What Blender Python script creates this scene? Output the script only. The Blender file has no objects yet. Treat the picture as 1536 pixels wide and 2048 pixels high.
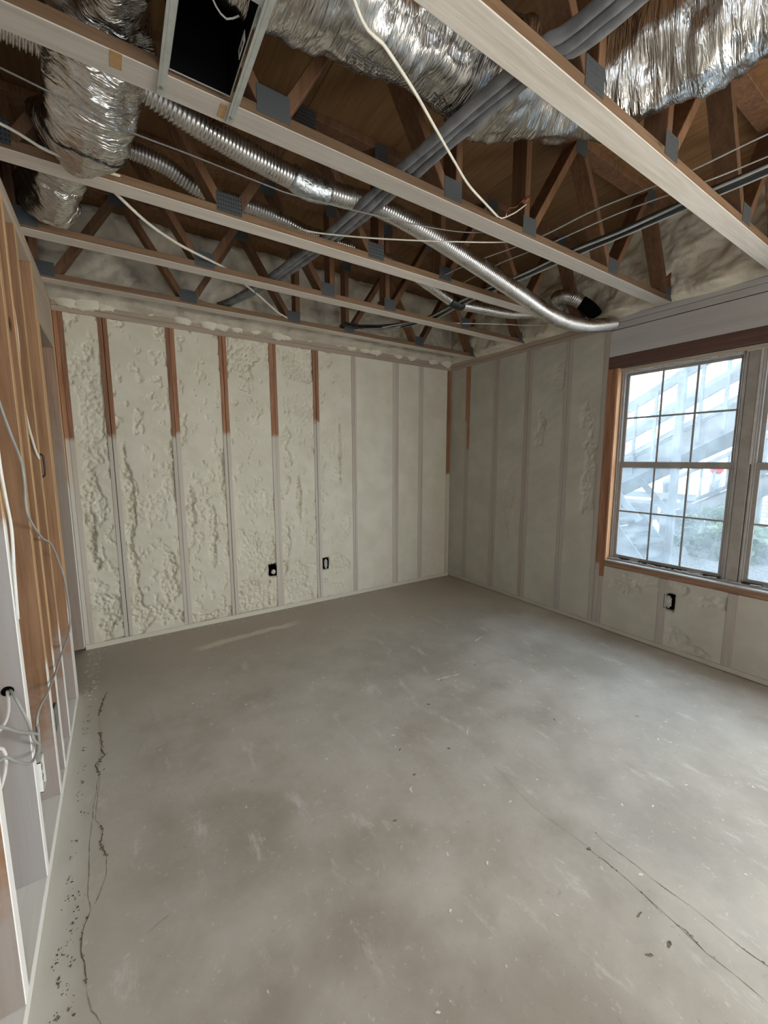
import bpy, math, random
import numpy as np
from mathutils import Vector, Matrix

random.seed(7)
RNG = np.random.default_rng(11)
S = bpy.context.scene
COL = S.collection
PI = math.pi

# ------------------------------------------------------------------ camera, world, light, exposure
cam_d = bpy.data.cameras.new('camera')
cam_d.sensor_fit = 'HORIZONTAL'
cam_d.sensor_width = 36.0
cam_d.lens = 36.0 * 816.0 / 1536.0
cam_d.clip_start = 0.02
cam = bpy.data.objects.new('camera', cam_d)
COL.objects.link(cam)
_p, _y, _r = math.radians(7.47), math.radians(33.1), math.radians(0.1)
_f = Vector((math.sin(_y) * math.cos(_p), math.cos(_y) * math.cos(_p), -math.sin(_p)))
_ri = Vector((math.cos(_y), -math.sin(_y), 0))
_dn = _f.cross(_ri)
_c, _s = math.cos(_r), math.sin(_r)
_r2 = _c * _ri + _s * _dn
_d2 = -_s * _ri + _c * _dn
_m = Matrix((( _r2.x, -_d2.x, -_f.x, 0), (_r2.y, -_d2.y, -_f.y, 0), (_r2.z, -_d2.z, -_f.z, 1.45), (0, 0, 0, 1)))
cam.matrix_world = _m
S.camera = cam

world = bpy.data.worlds.new('sky')
S.world = world
world.use_nodes = True
bg = world.node_tree.nodes['Background']
bg.inputs['Color'].default_value = (0.68, 0.83, 1.0, 1)
bg.inputs['Strength'].default_value = 8.5

def light(name, kind, loc, energy, color, rot=None, aim=None, size=None, size_y=None):
    d = bpy.data.lights.new(name, kind)
    d.energy = energy
    d.color = color
    if size is not None:
        if kind == 'AREA':
            d.shape = 'RECTANGLE'; d.size = size; d.size_y = size_y or size
        elif kind == 'SUN':
            d.angle = size
    o = bpy.data.objects.new(name, d)
    COL.objects.link(o)
    o.location = loc
    if aim is not None:
        o.rotation_euler = Vector(aim).to_track_quat('-Z', 'Y').to_euler()
    return o

light('sun', 'SUN', (0, 0, 12), 7.0, (1.0, 0.95, 0.86), aim=(0.62, 0.25, -0.74), size=0.01)
# fill lamp added in an unseen opening of the wall behind the camera
light('rear_fill_lamp', 'AREA', (0.35, -2.33, 1.15), 5.0, (1.0, 0.90, 0.76), aim=(0, 1, 0), size=0.9, size_y=2.0)
# key lamp added in an assumed, unseen right-wall window behind the camera
light('side_key_lamp', 'AREA', (3.50, -1.15, 1.38), 150.0, (1.0, 0.955, 0.865), aim=(-1, 0, 0), size=1.4, size_y=1.5)
po = light('window_portal', 'AREA', (3.55, 0.96, 1.38), 1.0, (1, 1, 1), aim=(-1, 0, 0), size=1.66, size_y=1.56)
po.data.cycles.is_portal = True

S.view_settings.view_transform = 'Standard'
S.view_settings.look = 'None'
S.view_settings.exposure = -0.2
S.view_settings.gamma = 1.0
S.view_settings.use_curve_mapping = False
S.cycles.diffuse_bounces = 6
S.cycles.max_bounces = 10
S.cycles.transparent_max_bounces = 12

# ------------------------------------------------------------------ noise in numpy
_TAB = RNG.random((512, 512))
def vnoise(x, y):
    xi = np.floor(x).astype(int); yi = np.floor(y).astype(int)
    fx = x - xi; fy = y - yi
    fx = fx * fx * (3 - 2 * fx); fy = fy * fy * (3 - 2 * fy)
    t = lambda a, b: _TAB[a % 512, b % 512]
    return (t(xi, yi) * (1 - fx) + t(xi + 1, yi) * fx) * (1 - fy) + (t(xi, yi + 1) * (1 - fx) + t(xi + 1, yi + 1) * fx) * fy
def fbm(x, y, o=4):
    s = 0; a = 1.0; n = 0
    for i in range(o):
        s = s + a * vnoise(x * 2 ** i + 17.3 * i, y * 2 ** i + 5.1 * i); n += a; a *= 0.5
    return s / n
def worley(x, y):
    xi = np.floor(x).astype(int); yi = np.floor(y).astype(int)
    best = np.full(x.shape, 9.0)
    for dx in (-1, 0, 1):
        for dy in (-1, 0, 1):
            cx = xi + dx; cy = yi + dy
            px = cx + _TAB[cx % 512, cy % 512]; py = cy + _TAB[(cx + 101) % 512, (cy + 57) % 512]
            best = np.minimum(best, (px - x) ** 2 + (py - y) ** 2)
    return np.sqrt(best)
def sstep(a, b, x):
    t = np.clip((x - a) / (b - a), 0, 1)
    return t * t * (3 - 2 * t)

# ------------------------------------------------------------------ materials
def NN(nt, typ, ins=None, **attrs):
    n = nt.nodes.new(typ)
    for k, v in attrs.items():
        setattr(n, k, v)
    for k, v in (ins or {}).items():
        sock = n.inputs[k]
        if isinstance(v, bpy.types.NodeSocket):
            nt.links.new(v, sock)
        else:
            sock.default_value = v
    return n
def c4(c): return (c[0], c[1], c[2], 1.0)
def srgb(r, g, b):
    f = lambda v: (v / 255 / 12.92) if v / 255 <= 0.04045 else ((v / 255 + 0.055) / 1.055) ** 2.4
    return (f(r), f(g), f(b))
def new_mat(name):
    m = bpy.data.materials.new(name)
    m.use_nodes = True
    nt = m.node_tree
    return m, nt, nt.nodes['Principled BSDF']
def mixc(nt, fac, a, b, mode='MIX'):
    n = NN(nt, 'ShaderNodeMix', data_type='RGBA', blend_type=mode)
    for sock, v in ((n.inputs[0], fac), (n.inputs[6], a), (n.inputs[7], b)):
        if isinstance(v, bpy.types.NodeSocket): nt.links.new(v, sock)
        else: sock.default_value = v if not isinstance(v, tuple) or len(v) == 4 else c4(v)
    return n.outputs[2]
def math_(nt, op, a, b=0.0, c=0.0, clamp=False):
    n = NN(nt, 'ShaderNodeMath', operation=op, use_clamp=clamp)
    for i, v in enumerate((a, b, c)):
        if isinstance(v, bpy.types.NodeSocket): nt.links.new(v, n.inputs[i])
        else: n.inputs[i].default_value = v
    return n.outputs[0]
def remap(nt, v, a, b, lo=0.0, hi=1.0):
    n = NN(nt, 'ShaderNodeMapRange', {'From Min': a, 'From Max': b, 'To Min': lo, 'To Max': hi}, interpolation_type='SMOOTHSTEP', clamp=True)
    nt.links.new(v, n.inputs['Value'])
    return n.outputs[0]
def world_pos(nt, scale=(1, 1, 1)):
    g = NN(nt, 'ShaderNodeNewGeometry')
    oi = NN(nt, 'ShaderNodeObjectInfo')
    mp = NN(nt, 'ShaderNodeMapping', {'Vector': g.outputs['Position'], 'Scale': scale})
    ad = NN(nt, 'ShaderNodeVectorMath', {0: mp.outputs[0]}, operation='ADD')
    cb = NN(nt, 'ShaderNodeCombineXYZ')
    r = math_(nt, 'MULTIPLY', oi.outputs['Random'], 37.0)
    for i in range(3): nt.links.new(r, cb.inputs[i])
    nt.links.new(cb.outputs[0], ad.inputs[1])
    return ad.outputs[0], g, oi
def noise(nt, vec, scale, detail=4, rough=0.55):
    return NN(nt, 'ShaderNodeTexNoise', {'Vector': vec, 'Scale': scale, 'Detail': detail, 'Roughness': rough}).outputs['Fac']
def bump(nt, bsdf, h, strength, dist):
    b = NN(nt, 'ShaderNodeBump', {'Height': h, 'Strength': strength, 'Distance': dist})
    nt.links.new(b.outputs[0], bsdf.inputs['Normal'])

def plain(name, col, rough=0.6, metal=0.0, vary=0.12, scale=25, bumpd=0.0):
    m, nt, b = new_mat(name)
    v, g, oi = world_pos(nt)
    n = noise(nt, v, scale)
    dk = tuple(c * (1 - vary) for c in col); lt = tuple(min(1, c * (1 + vary)) for c in col)
    nt.links.new(mixc(nt, remap(nt, n, 0.3, 0.7), dk, lt), b.inputs['Base Color'])
    b.inputs['Roughness'].default_value = rough
    b.inputs['Metallic'].default_value = metal
    if bumpd: bump(nt, b, n, 0.6, bumpd)
    return m

def wood(name, light_c, dark_c, axis='z', spray=None, rough=0.75, knots=True):
    """lumber; spray = (colour, z below which it is coated, transition, strength)"""
    m, nt, b = new_mat(name)
    sc = {'x': (2, 42, 42), 'y': (42, 2, 42), 'z': (42, 42, 2)}[axis]
    v, g, oi = world_pos(nt, sc)
    n = noise(nt, v, 1.0, 6, 0.65)
    v2, _, _ = world_pos(nt, tuple(s * 2.6 for s in sc))
    n2 = noise(nt, v2, 1.0, 3, 0.6)
    f = math_(nt, 'ADD', math_(nt, 'MULTIPLY', n, 0.7), math_(nt, 'MULTIPLY', n2, 0.3))
    col = mixc(nt, remap(nt, f, 0.33, 0.67), dark_c, light_c)
    if knots:
        vk, _, _ = world_pos(nt, {'x': (2.2, 9, 9), 'y': (9, 2.2, 9), 'z': (9, 9, 2.2)}[axis])
        vo = NN(nt, 'ShaderNodeTexVoronoi', {'Vector': vk, 'Scale': 1.0}).outputs['Distance']
        col = mixc(nt, remap(nt, vo, 0.10, 0.05), col, tuple(c * 0.3 for c in dark_c))
    br = remap(nt, oi.outputs['Random'], 0, 1, 0.82, 1.15)
    col = mixc(nt, 1.0, col, NN(nt, 'ShaderNodeCombineColor', {0: br, 1: br, 2: br}).outputs[0], 'MULTIPLY')
    if spray:
        sc_, z0, w, st = spray
        sep = NN(nt, 'ShaderNodeSeparateXYZ', {0: g.outputs['Position']})
        vs, _, _ = world_pos(nt, (1, 1, 1))
        ns = noise(nt, vs, 9.0, 4, 0.6)
        zz = math_(nt, 'ADD', sep.outputs[2], math_(nt, 'MULTIPLY', math_(nt, 'SUBTRACT', ns, 0.5), w * 2.2))
        fac = remap(nt, zz, z0 + w * 0.5, z0 - w * 0.5)
        st_n = math_(nt, 'MULTIPLY', remap(nt, noise(nt, v, 0.35, 4), 0.25, 0.6, st * 0.8, min(1.0, st * 1.08)), fac)
        col = mixc(nt, st_n, col, sc_)
    nt.links.new(col, b.inputs['Base Color'])
    b.inputs['Roughness'].default_value = rough
    bump(nt, b, n2, 0.35, 0.002)
    return m

SPRAY = (0.585, 0.535, 0.44)
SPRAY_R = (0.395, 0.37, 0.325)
SPRAYW = (0.80, 0.79, 0.755)
RED_L, RED_D = (0.40, 0.20, 0.105), (0.22, 0.095, 0.045)
TAN_L, TAN_D = (0.50, 0.29, 0.13), (0.33, 0.165, 0.06)

_sm = {}
def stud_mat(z0, st=0.92, spr=SPRAY):
    k = (round(z0, 2), st, spr)
    if k not in _sm:
        _sm[k] = wood('stud_wood_%d' % len(_sm), RED_L, RED_D, 'z', (spr, z0, 0.05, st), knots=False)
    return _sm[k]
M_plate = wood('plate_wood', (0.30, 0.185, 0.12), (0.16, 0.09, 0.055), 'x', (SPRAY, 9.0, 0.05, 0.42))
M_plate_y = wood('plate_wood_y', (0.30, 0.185, 0.12), (0.16, 0.09, 0.055), 'y', (SPRAY, 9.0, 0.05, 0.42))
M_plate_g = wood('plate_grey_y', (0.36, 0.30, 0.26), (0.22, 0.18, 0.15), 'y', ((0.46, 0.44, 0.42), 9.0, 0.05, 0.85))
M_sole = wood('sole_wood', (0.6, 0.56, 0.48), (0.45, 0.41, 0.35), 'x', ((0.66, 0.615, 0.49), 9.0, 0.05, 0.92), knots=False)
M_sole_y = wood('sole_wood_y', (0.6, 0.56, 0.48), (0.45, 0.41, 0.35), 'y', (SPRAYW, 9.0, 0.05, 0.8), knots=False)
M_trim = wood('trimmer_wood', (0.36, 0.165, 0.085), (0.20, 0.08, 0.04), 'z')
M_jamb = wood('jamb_wood', (0.66, 0.37, 0.19), (0.48, 0.24, 0.11), 'z')
M_trim_y = wood('header_trim_wood', (0.125, 0.062, 0.045), (0.075, 0.038, 0.028), 'y')
M_sill_y = wood('rough_sill_wood', (0.36, 0.21, 0.13), (0.18, 0.09, 0.05), 'y')
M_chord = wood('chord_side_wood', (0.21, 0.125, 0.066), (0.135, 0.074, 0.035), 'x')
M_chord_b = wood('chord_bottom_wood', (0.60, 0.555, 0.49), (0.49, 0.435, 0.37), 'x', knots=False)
M_web = wood('web_wood', (0.20, 0.10, 0.045), (0.11, 0.05, 0.022), 'z', knots=False)
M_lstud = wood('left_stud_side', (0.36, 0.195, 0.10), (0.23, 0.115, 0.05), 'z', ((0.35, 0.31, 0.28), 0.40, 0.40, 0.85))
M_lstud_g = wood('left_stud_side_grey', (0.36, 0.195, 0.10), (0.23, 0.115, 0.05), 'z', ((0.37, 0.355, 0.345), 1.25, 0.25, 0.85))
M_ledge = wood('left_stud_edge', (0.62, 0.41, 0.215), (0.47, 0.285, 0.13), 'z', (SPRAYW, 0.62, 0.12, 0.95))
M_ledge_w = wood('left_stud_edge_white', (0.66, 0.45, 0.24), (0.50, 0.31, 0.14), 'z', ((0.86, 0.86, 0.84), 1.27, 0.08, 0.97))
M_jambpost = wood('far_jamb_wood', (0.42, 0.27, 0.18), (0.26, 0.155, 0.095), 'z', ((0.37, 0.315, 0.265), 1.6, 0.7, 0.65))
M_ltop = wood('left_plate_wood', (0.40, 0.26, 0.17), (0.26, 0.15, 0.09), 'y', (SPRAY, 9.0, 0.05, 0.5))
M_ply = wood('plywood', (0.22, 0.115, 0.042), (0.15, 0.072, 0.025), 'y', rough=0.85)
M_sheath = plain('sheathing', (0.25, 0.17, 0.1), 0.9)
M_drywall = plain('drywall_back', (0.52, 0.51, 0.49), 0.9, vary=0.05, scale=6)
M_gap = plain('gap_dark', (0.02, 0.018, 0.015), 0.95)

def foam_mat(name, a, b_, bumpd=0.003, scale=60):
    m, nt, b = new_mat(name)
    v, g, oi = world_pos(nt)
    n = noise(nt, v, 5.0, 5)
    fine = noise(nt, v, scale, 5, 0.65)
    col = mixc(nt, remap(nt, n, 0.3, 0.7), a, b_)
    col = mixc(nt, remap(nt, fine, 0.35, 0.28), col, tuple(c * 0.8 for c in a))
    nt.links.new(col, b.inputs['Base Color'])
    b.inputs['Roughness'].default_value = 0.92
    bump(nt, b, fine, 0.5, bumpd)
    return m
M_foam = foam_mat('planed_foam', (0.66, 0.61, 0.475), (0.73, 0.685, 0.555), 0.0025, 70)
M_foam_shade = foam_mat('shaded_foam', (0.425, 0.395, 0.325), (0.485, 0.455, 0.38), 0.0025, 60)  # right-wall foam, its back-lit shade painted in as a darker colour
M_rim = foam_mat('raw_foam', (0.46, 0.41, 0.32), (0.67, 0.61, 0.49), 0.012, 26)

def concrete():
    m, nt, b = new_mat('concrete_slab')
    v, g, oi = world_pos(nt)
    big = noise(nt, v, 1.1, 5, 0.6); mid = noise(nt, v, 4.2, 6, 0.62); fin = noise(nt, v, 38, 6, 0.7)
    f = math_(nt, 'ADD', math_(nt, 'MULTIPLY', big, 0.55), math_(nt, 'MULTIPLY', mid, 0.45))
    col = mixc(nt, remap(nt, f, 0.34, 0.66), (0.35, 0.317, 0.265), (0.53, 0.50, 0.45))
    # pale trowel scuffs and dust
    vs, _, _ = world_pos(nt, (3.0, 1.1, 1))
    sc = noise(nt, vs, 3.4, 8, 0.72)
    col = mixc(nt, math_(nt, 'MULTIPLY', remap(nt, sc, 0.56, 0.72), 0.55), col, (0.72, 0.71, 0.68))
    col = mixc(nt, math_(nt, 'MULTIPLY', remap(nt, fin, 0.60, 0.72), 0.5), col, (0.74, 0.73, 0.70))
    col = mixc(nt, math_(nt, 'MULTIPLY', remap(nt, fin, 0.38, 0.26), 0.5), col, (0.22, 0.20, 0.17))
    # overspray along the foot of the left wall, darker brown toward the far wall
    sep = NN(nt, 'ShaderNodeSeparateXYZ', {0: g.outputs['Position']})
    wob = math_(nt, 'MULTIPLY', math_(nt, 'SUBTRACT', mid, 0.5), 0.14)
    lx = math_(nt, 'ADD', sep.outputs[0], wob)
    col = mixc(nt, math_(nt, 'MULTIPLY', remap(nt, lx, -0.17, -0.27), 0.75), col, (0.70, 0.685, 0.62))
    col = mixc(nt, math_(nt, 'MULTIPLY', remap(nt, lx, 0.02, -0.16), 0.3), col, (0.60, 0.575, 0.50))
    fy = math_(nt, 'ADD', sep.outputs[1], wob)
    col = mixc(nt, math_(nt, 'MULTIPLY', remap(nt, fy, 2.2, 3.5), 0.75), col, (0.37, 0.31, 0.235))
    # a broom-swept streak of foam dust by the far wall
    ln = math_(nt, 'ABSOLUTE', math_(nt, 'SUBTRACT', math_(nt, 'ADD', fy, math_(nt, 'MULTIPLY', sep.outputs[0], -0.07)), 3.255))
    xs = math_(nt, 'MULTIPLY', remap(nt, sep.outputs[0], 0.35, 0.5), remap(nt, sep.outputs[0], 1.35, 1.1))
    col = mixc(nt, math_(nt, 'MULTIPLY', math_(nt, 'MULTIPLY', remap(nt, ln, 0.06, 0.02), xs), 0.7), col, (0.68, 0.62, 0.50))
    nt.links.new(col, b.inputs['Base Color'])
    nt.links.new(remap(nt, mid, 0.3, 0.7, 0.40, 0.58), b.inputs['Roughness'])
    b.inputs['Specular IOR Level'].default_value = 0.6
    bump(nt, b, fin, 0.25, 0.002)
    return m
M_floor = concrete()
M_dirt = plain('dirt', (0.15, 0.125, 0.09), 0.95, vary=0.4, scale=90)
M_dirt_f = plain('crack_line', (0.28, 0.245, 0.20), 0.95, vary=0.3, scale=90)
M_chip = plain('foam_crumb', (0.78, 0.75, 0.66), 0.9)

def metal(name, col, rough, aniso_scale=None, bumpd=0.0, bscale=40):
    m, nt, b = new_mat(name)
    v, g, oi = world_pos(nt)
    n = noise(nt, v, bscale, 4)
    nt.links.new(mixc(nt, remap(nt, n, 0.3, 0.7), tuple(c * 0.82 for c in col), col), b.inputs['Base Color'])
    b.inputs['Metallic'].default_value = 1.0
    nt.links.new(remap(nt, n, 0.3, 0.7, rough * 0.7, rough * 1.3), b.inputs['Roughness'])
    if bumpd: bump(nt, b, n, 0.8, bumpd)
    return m
def foil():
    m, nt, b = new_mat('wrinkled_foil')
    tc = NN(nt, 'ShaderNodeAttribute', attribute_name='duct_uv')
    mp = NN(nt, 'ShaderNodeMapping', {'Vector': tc.outputs['Vector'], 'Scale': (62, 8, 1), 'Rotation': (0, 0, 0.2)})
    w1 = NN(nt, 'ShaderNodeTexNoise', {'Vector': mp.outputs[0], 'Scale': 1.0, 'Detail': 3, 'Roughness': 0.55, 'Distortion': 0.5}).outputs['Fac']
    mp2 = NN(nt, 'ShaderNodeMapping', {'Vector': tc.outputs['Vector'], 'Scale': (30, 9, 1)})
    vo = NN(nt, 'ShaderNodeTexVoronoi', {'Vector': mp2.outputs[0], 'Scale': 1.0}).outputs['Distance']
    h = math_(nt, 'ADD', math_(nt, 'ABSOLUTE', math_(nt, 'SUBTRACT', w1, 0.5)), math_(nt, 'MULTIPLY', vo, 0.12))
    bump(nt, b, h, 0.8, 0.017)
    b.inputs['Base Color'].default_value = (0.62, 0.61, 0.59, 1)
    b.inputs['Metallic'].default_value = 1.0
    b.inputs['Roughness'].default_value = 0.23
    return m
M_foil = foil()
M_flex = metal('aluminium_flex', (0.66, 0.65, 0.63), 0.30, bscale=6)
M_tape = metal('foil_tape', (0.50, 0.54, 0.56), 0.35, bumpd=0.006, bscale=60)
M_galv = metal('galvanised_steel', (0.62, 0.64, 0.62), 0.5, bscale=30)
M_galv_p = plain('galvanised_dull', (0.44, 0.46, 0.43), 0.5, 0.35, 0.08, 30)
M_black = plain('black_liner', (0.003, 0.003, 0.003), 0.95)
M_black.node_tree.nodes['Principled BSDF'].inputs['Specular IOR Level'].default_value = 0.05
M_blackp = plain('black_plastic', (0.012, 0.012, 0.012), 0.4)
M_pipe = plain('grey_pipe_insulation', (0.15, 0.152, 0.155), 0.85, vary=0.3, scale=14, bumpd=0.003)
M_white = plain('white_plastic', (0.78, 0.77, 0.73), 0.45, vary=0.05)
M_romex = plain('cream_cable', (0.66, 0.62, 0.52), 0.5, vary=0.08)
M_greyc = plain('grey_cable', (0.36, 0.36, 0.34), 0.5, vary=0.1)
M_dgrey = plain('dark_grey_cable', (0.15, 0.145, 0.135), 0.5)
M_copper = metal('copper', (0.85, 0.42, 0.28), 0.35)
M_brass = metal('screw_steel', (0.45, 0.44, 0.40), 0.4)
M_recept = plain('dusty_receptacle', (0.50, 0.48, 0.43), 0.6)
M_ink = plain('black_ink', (0.03, 0.03, 0.035), 0.6)

def plate_mat():
    m, nt, b = new_mat('nail_plate')
    g = NN(nt, 'ShaderNodeNewGeometry')
    mp = NN(nt, 'ShaderNodeMapping', {'Vector': g.outputs['Position'], 'Scale': (90, 1, 60)})
    vo = NN(nt, 'ShaderNodeTexVoronoi', {'Vector': mp.outputs[0], 'Scale': 1.0, 'Randomness': 0.15}).outputs['Distance']
    col = mixc(nt, remap(nt, vo, 0.18, 0.34), (0.02, 0.022, 0.023), (0.075, 0.082, 0.085))
    nt.links.new(col, b.inputs['Base Color'])
    b.inputs['Metallic'].default_value = 0.3
    b.inputs['Roughness'].default_value = 0.6
    bump(nt, b, vo, 0.5, 0.002)
    return m
M_nail = plate_mat()
M_alum = plain('weathered_aluminium', (0.33, 0.30, 0.27), 0.5, 0.2, 0.1, 12)
M_alum_l = plain('bright_aluminium', (0.62, 0.61, 0.59), 0.4, 0.5, 0.15, 20)
M_muntin = plain('grey_muntin', (0.30, 0.30, 0.29), 0.5, 0.2, 0.1)

def glass_mat():
    m, nt, b = new_mat('dusty_glass')
    out = nt.nodes['Material Output']
    v, g, oi = world_pos(nt)
    n = noise(nt, v, 7.0, 6, 0.65)
    tr = NN(nt, 'ShaderNodeBsdfTransparent', {'Color': (0.93, 0.97, 0.98, 1)})
    df = NN(nt, 'ShaderNodeBsdfTranslucent', {'Color': (0.82, 0.90, 0.95, 1)})
    gl = NN(nt, 'ShaderNodeBsdfGlossy', {'Color': (1, 1, 1, 1), 'Roughness': 0.02})
    a = NN(nt, 'ShaderNodeMixShader')
    nt.links.new(remap(nt, n, 0.3, 0.75, 0.09, 0.19), a.inputs[0])
    nt.links.new(tr.outputs[0], a.inputs[1]); nt.links.new(df.outputs[0], a.inputs[2])
    c = NN(nt, 'ShaderNodeMixShader', {0: 0.04})
    nt.links.new(a.outputs[0], c.inputs[1]); nt.links.new(gl.outputs[0], c.inputs[2])
    nt.links.new(c.outputs[0], out.inputs[0])
    return m
M_glass = glass_mat()

# ------------------------------------------------------------------ geometry helpers
class MB:
    def __init__(self): self.v = []; self.f = []; self.mi = []; self.n = 0
    def add(self, v, f, mi=0):
        v = np.asarray(v, float)
        self.v.append(v)
        for i, q in enumerate(f):
            self.f.append(tuple(int(a) + self.n for a in q)); self.mi.append(mi if not hasattr(mi, '__len__') else mi[i])
        self.n += len(v)
        return self
    def box(self, x0, x1, y0, y1, z0, z1, mi=0):
        v = [(x, y, z) for x in (x0, x1) for y in (y0, y1) for z in (z0, z1)]
        f = [(0, 1, 3, 2), (4, 6, 7, 5), (0, 4, 5, 1), (2, 3, 7, 6), (0, 2, 6, 4), (1, 5, 7, 3)]  # -x +x -y +y -z +z
        return self.add(v, f, mi)
    def bar(self, a, b, w, h, up=(0, 0, 1), mi=0):
        """box from a to b, w across, h along 'up'"""
        a = Vector(a); b = Vector(b); d = (b - a).normalized()
        s = d.cross(Vector(up))
        if s.length < 1e-4: s = d.cross(Vector((1, 0, 0)))
        s.normalize(); u = s.cross(d)
        v = [tuple(p + s * (i * w / 2) + u * (j * h / 2)) for p in (a, b) for i in (-1, 1) for j in (-1, 1)]
        f = [(0, 1, 3, 2), (4, 6, 7, 5), (0, 4, 5, 1), (2, 3, 7, 6), (0, 2, 6, 4), (1, 5, 7, 3)]
        return self.add(v, f, mi)
    def cyl(self, a, b, r, n=12, r2=None, mi=0):
        a = Vector(a); b = Vector(b); d = (b - a).normalized()
        s = d.orthogonal().normalized(); u = d.cross(s)
        r2 = r if r2 is None else r2
        v = [tuple(p + (s * math.cos(2 * PI * k / n) + u * math.sin(2 * PI * k / n)) * rr) for p, rr in ((a, r), (b, r2)) for k in range(n)]
        f = [(k, (k + 1) % n, n + (k + 1) % n, n + k) for k in range(n)] + [tuple(range(n))[::-1], tuple(range(n, 2 * n))]
        return self.add(v, f, mi)

def obj(name, mb, mats, parent=None, smooth=False, bevel=0.0):
    me = bpy.data.meshes.new(name)
    v = np.concatenate(mb.v) if mb.v else np.zeros((0, 3))
    if parent is not None:
        w = Vector((0, 0, 0)); p = parent
        while p is not None: w += p.location; p = p.parent
        v = v - np.array(w)
    me.from_pydata(v.tolist(), [], mb.f)
    if not isinstance(mats, (list, tuple)): mats = [mats]
    for m in mats: me.materials.append(m)
    if len(mats) > 1: me.polygons.foreach_set('material_index', mb.mi)
    if smooth: me.polygons.foreach_set('use_smooth', [True] * len(me.polygons))
    me.update()
    o = bpy.data.objects.new(name, me)
    COL.objects.link(o)
    if parent is not None: o.parent = parent
    if bevel:
        b = o.modifiers.new('edge', 'BEVEL'); b.width = bevel; b.segments = 1; b.limit_method = 'ANGLE'
    return o
def thing(name, label, cat, loc=(0, 0, 0), group=None):
    o = bpy.data.objects.new(name, None); COL.objects.link(o)
    o.location = loc; o.empty_display_size = 0.1
    o['label'] = label; o['category'] = cat
    if group: o['group'] = group
    bpy.context.view_layer.update()
    return o
def tag(o, label, cat, group=None):
    o['label'] = label; o['category'] = cat
    if group: o['group'] = group
    return o
def struct(name, loc=(0, 0, 0)):
    o = bpy.data.objects.new(name, None); COL.objects.link(o); o.location = loc; o['kind'] = 'structure'
    return o
def box(name, x0, x1, y0, y1, z0, z1, mat, parent=None, bevel=0.0):
    return obj(name, MB().box(x0, x1, y0, y1, z0, z1), mat, parent, bevel=bevel)

def spline(pts, n):
    p = np.asarray(pts, float)
    p = np.vstack([2 * p[0] - p[1], p, 2 * p[-1] - p[-2]])
    segs = len(p) - 3
    # dense sample then even arc length
    out = []
    for i in range(segs):
        t = np.linspace(0, 1, 24, endpoint=(i == segs - 1))[:, None]
        a, b, c, d = p[i], p[i + 1], p[i + 2], p[i + 3]
        out.append(0.5 * ((2 * b) + (c - a) * t + (2 * a - 5 * b + 4 * c - d) * t ** 2 + (3 * b - a - 3 * c + d) * t ** 3))
    q = np.vstack(out)
    L = np.concatenate([[0], np.cumsum(np.linalg.norm(np.diff(q, axis=0), axis=1))])
    s = np.linspace(0, L[-1], n)
    return np.stack([np.interp(s, L, q[:, k]) for k in range(3)], 1), s
def frames(q):
    t = np.gradient(q, axis=0); t /= np.linalg.norm(t, axis=1)[:, None]
    up = np.array([0, 0, 1.0]) if abs(t[0][2]) < 0.9 else np.array([0, 1.0, 0])
    u = up - t[0] * (up @ t[0]); u /= np.linalg.norm(u)
    U = []
    for k in range(len(q)):
        u = u - t[k] * (u @ t[k]); u /= np.linalg.norm(u); U.append(u)
    U = np.array(U)
    return t, U, np.cross(t, U)
class Sweep:
    def __init__(self, pts, r, n, m=24, rfun=None, squash=None):
        self.q, self.s = spline(pts, n)
        self.t, self.U, self.V = frames(self.q)
        self.r = r; self.m = m; self.n = n; self.rfun = rfun; self.squash = squash
    def grid(self):
        th = np.linspace(0, 2 * PI, self.m, endpoint=False)
        Sg, T = np.meshgrid(self.s, th, indexing='ij')
        R = self.r if np.isscalar(self.r) else np.interp(self.s / self.s[-1], np.linspace(0, 1, len(self.r)), self.r)[:, None]
        R = R * np.ones_like(Sg)
        if self.rfun is not None: R = R + self.rfun(Sg, T)
        sq = self.squash or (1, 1)
        P = self.q[:, None, :] + self.U[:, None, :] * (np.cos(T) * R * sq[0])[..., None] + self.V[:, None, :] * (np.sin(T) * R * sq[1])[..., None]
        return P, Sg, T, R
    def mb(self, caps=True):
        P, Sg, T, R = self.grid(); n, m = self.n, self.m
        i, j = np.meshgrid(np.arange(n - 1), np.arange(m), indexing='ij')
        j2 = (j + 1) % m
        f = np.stack([i * m + j, (i + 1) * m + j, (i + 1) * m + j2, i * m + j2], -1).reshape(-1, 4).tolist()
        if caps: f += [tuple(range(m)), tuple(range((n - 1) * m, n * m))[::-1]]
        return MB().add(P.reshape(-1, 3), f)
    def uv_attr(self, o):
        P, Sg, T, R = self.grid()
        a = o.data.attributes.new('duct_uv', 'FLOAT_VECTOR', 'POINT')
        w = np.stack([Sg, np.abs(T / PI - 1) * 0.5, Sg * 0], -1).reshape(-1, 3)
        a.data.foreach_set('vector', w.astype(np.float32).ravel())
    def at(self, s, th, off=0.0):
        k = np.interp(s, self.s, np.arange(self.n)); i = int(min(max(round(k), 0), self.n - 1))
        q = np.array([np.interp(s, self.s, self.q[:, c]) for c in range(3)])
        r = self.r if np.isscalar(self.r) else np.interp(s / self.s[-1], np.linspace(0, 1, len(self.r)), self.r)
        if self.rfun is not None: r = r + float(self.rfun(np.array([[s]]), np.array([[th % (2 * PI)]]))[0, 0])
        return q + (self.U[i] * math.cos(th) + self.V[i] * math.sin(th)) * (r + off)
def tube(name, pts, r, mat, parent=None, n=None, m=8, **kw):
    L = sum((Vector(a) - Vector(b)).length for a, b in zip(pts, pts[1:]))
    sw = Sweep(pts, r, n or max(8, int(L / 0.025)), m, **kw)
    return obj(name, sw.mb(), mat, parent, smooth=True)
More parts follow.
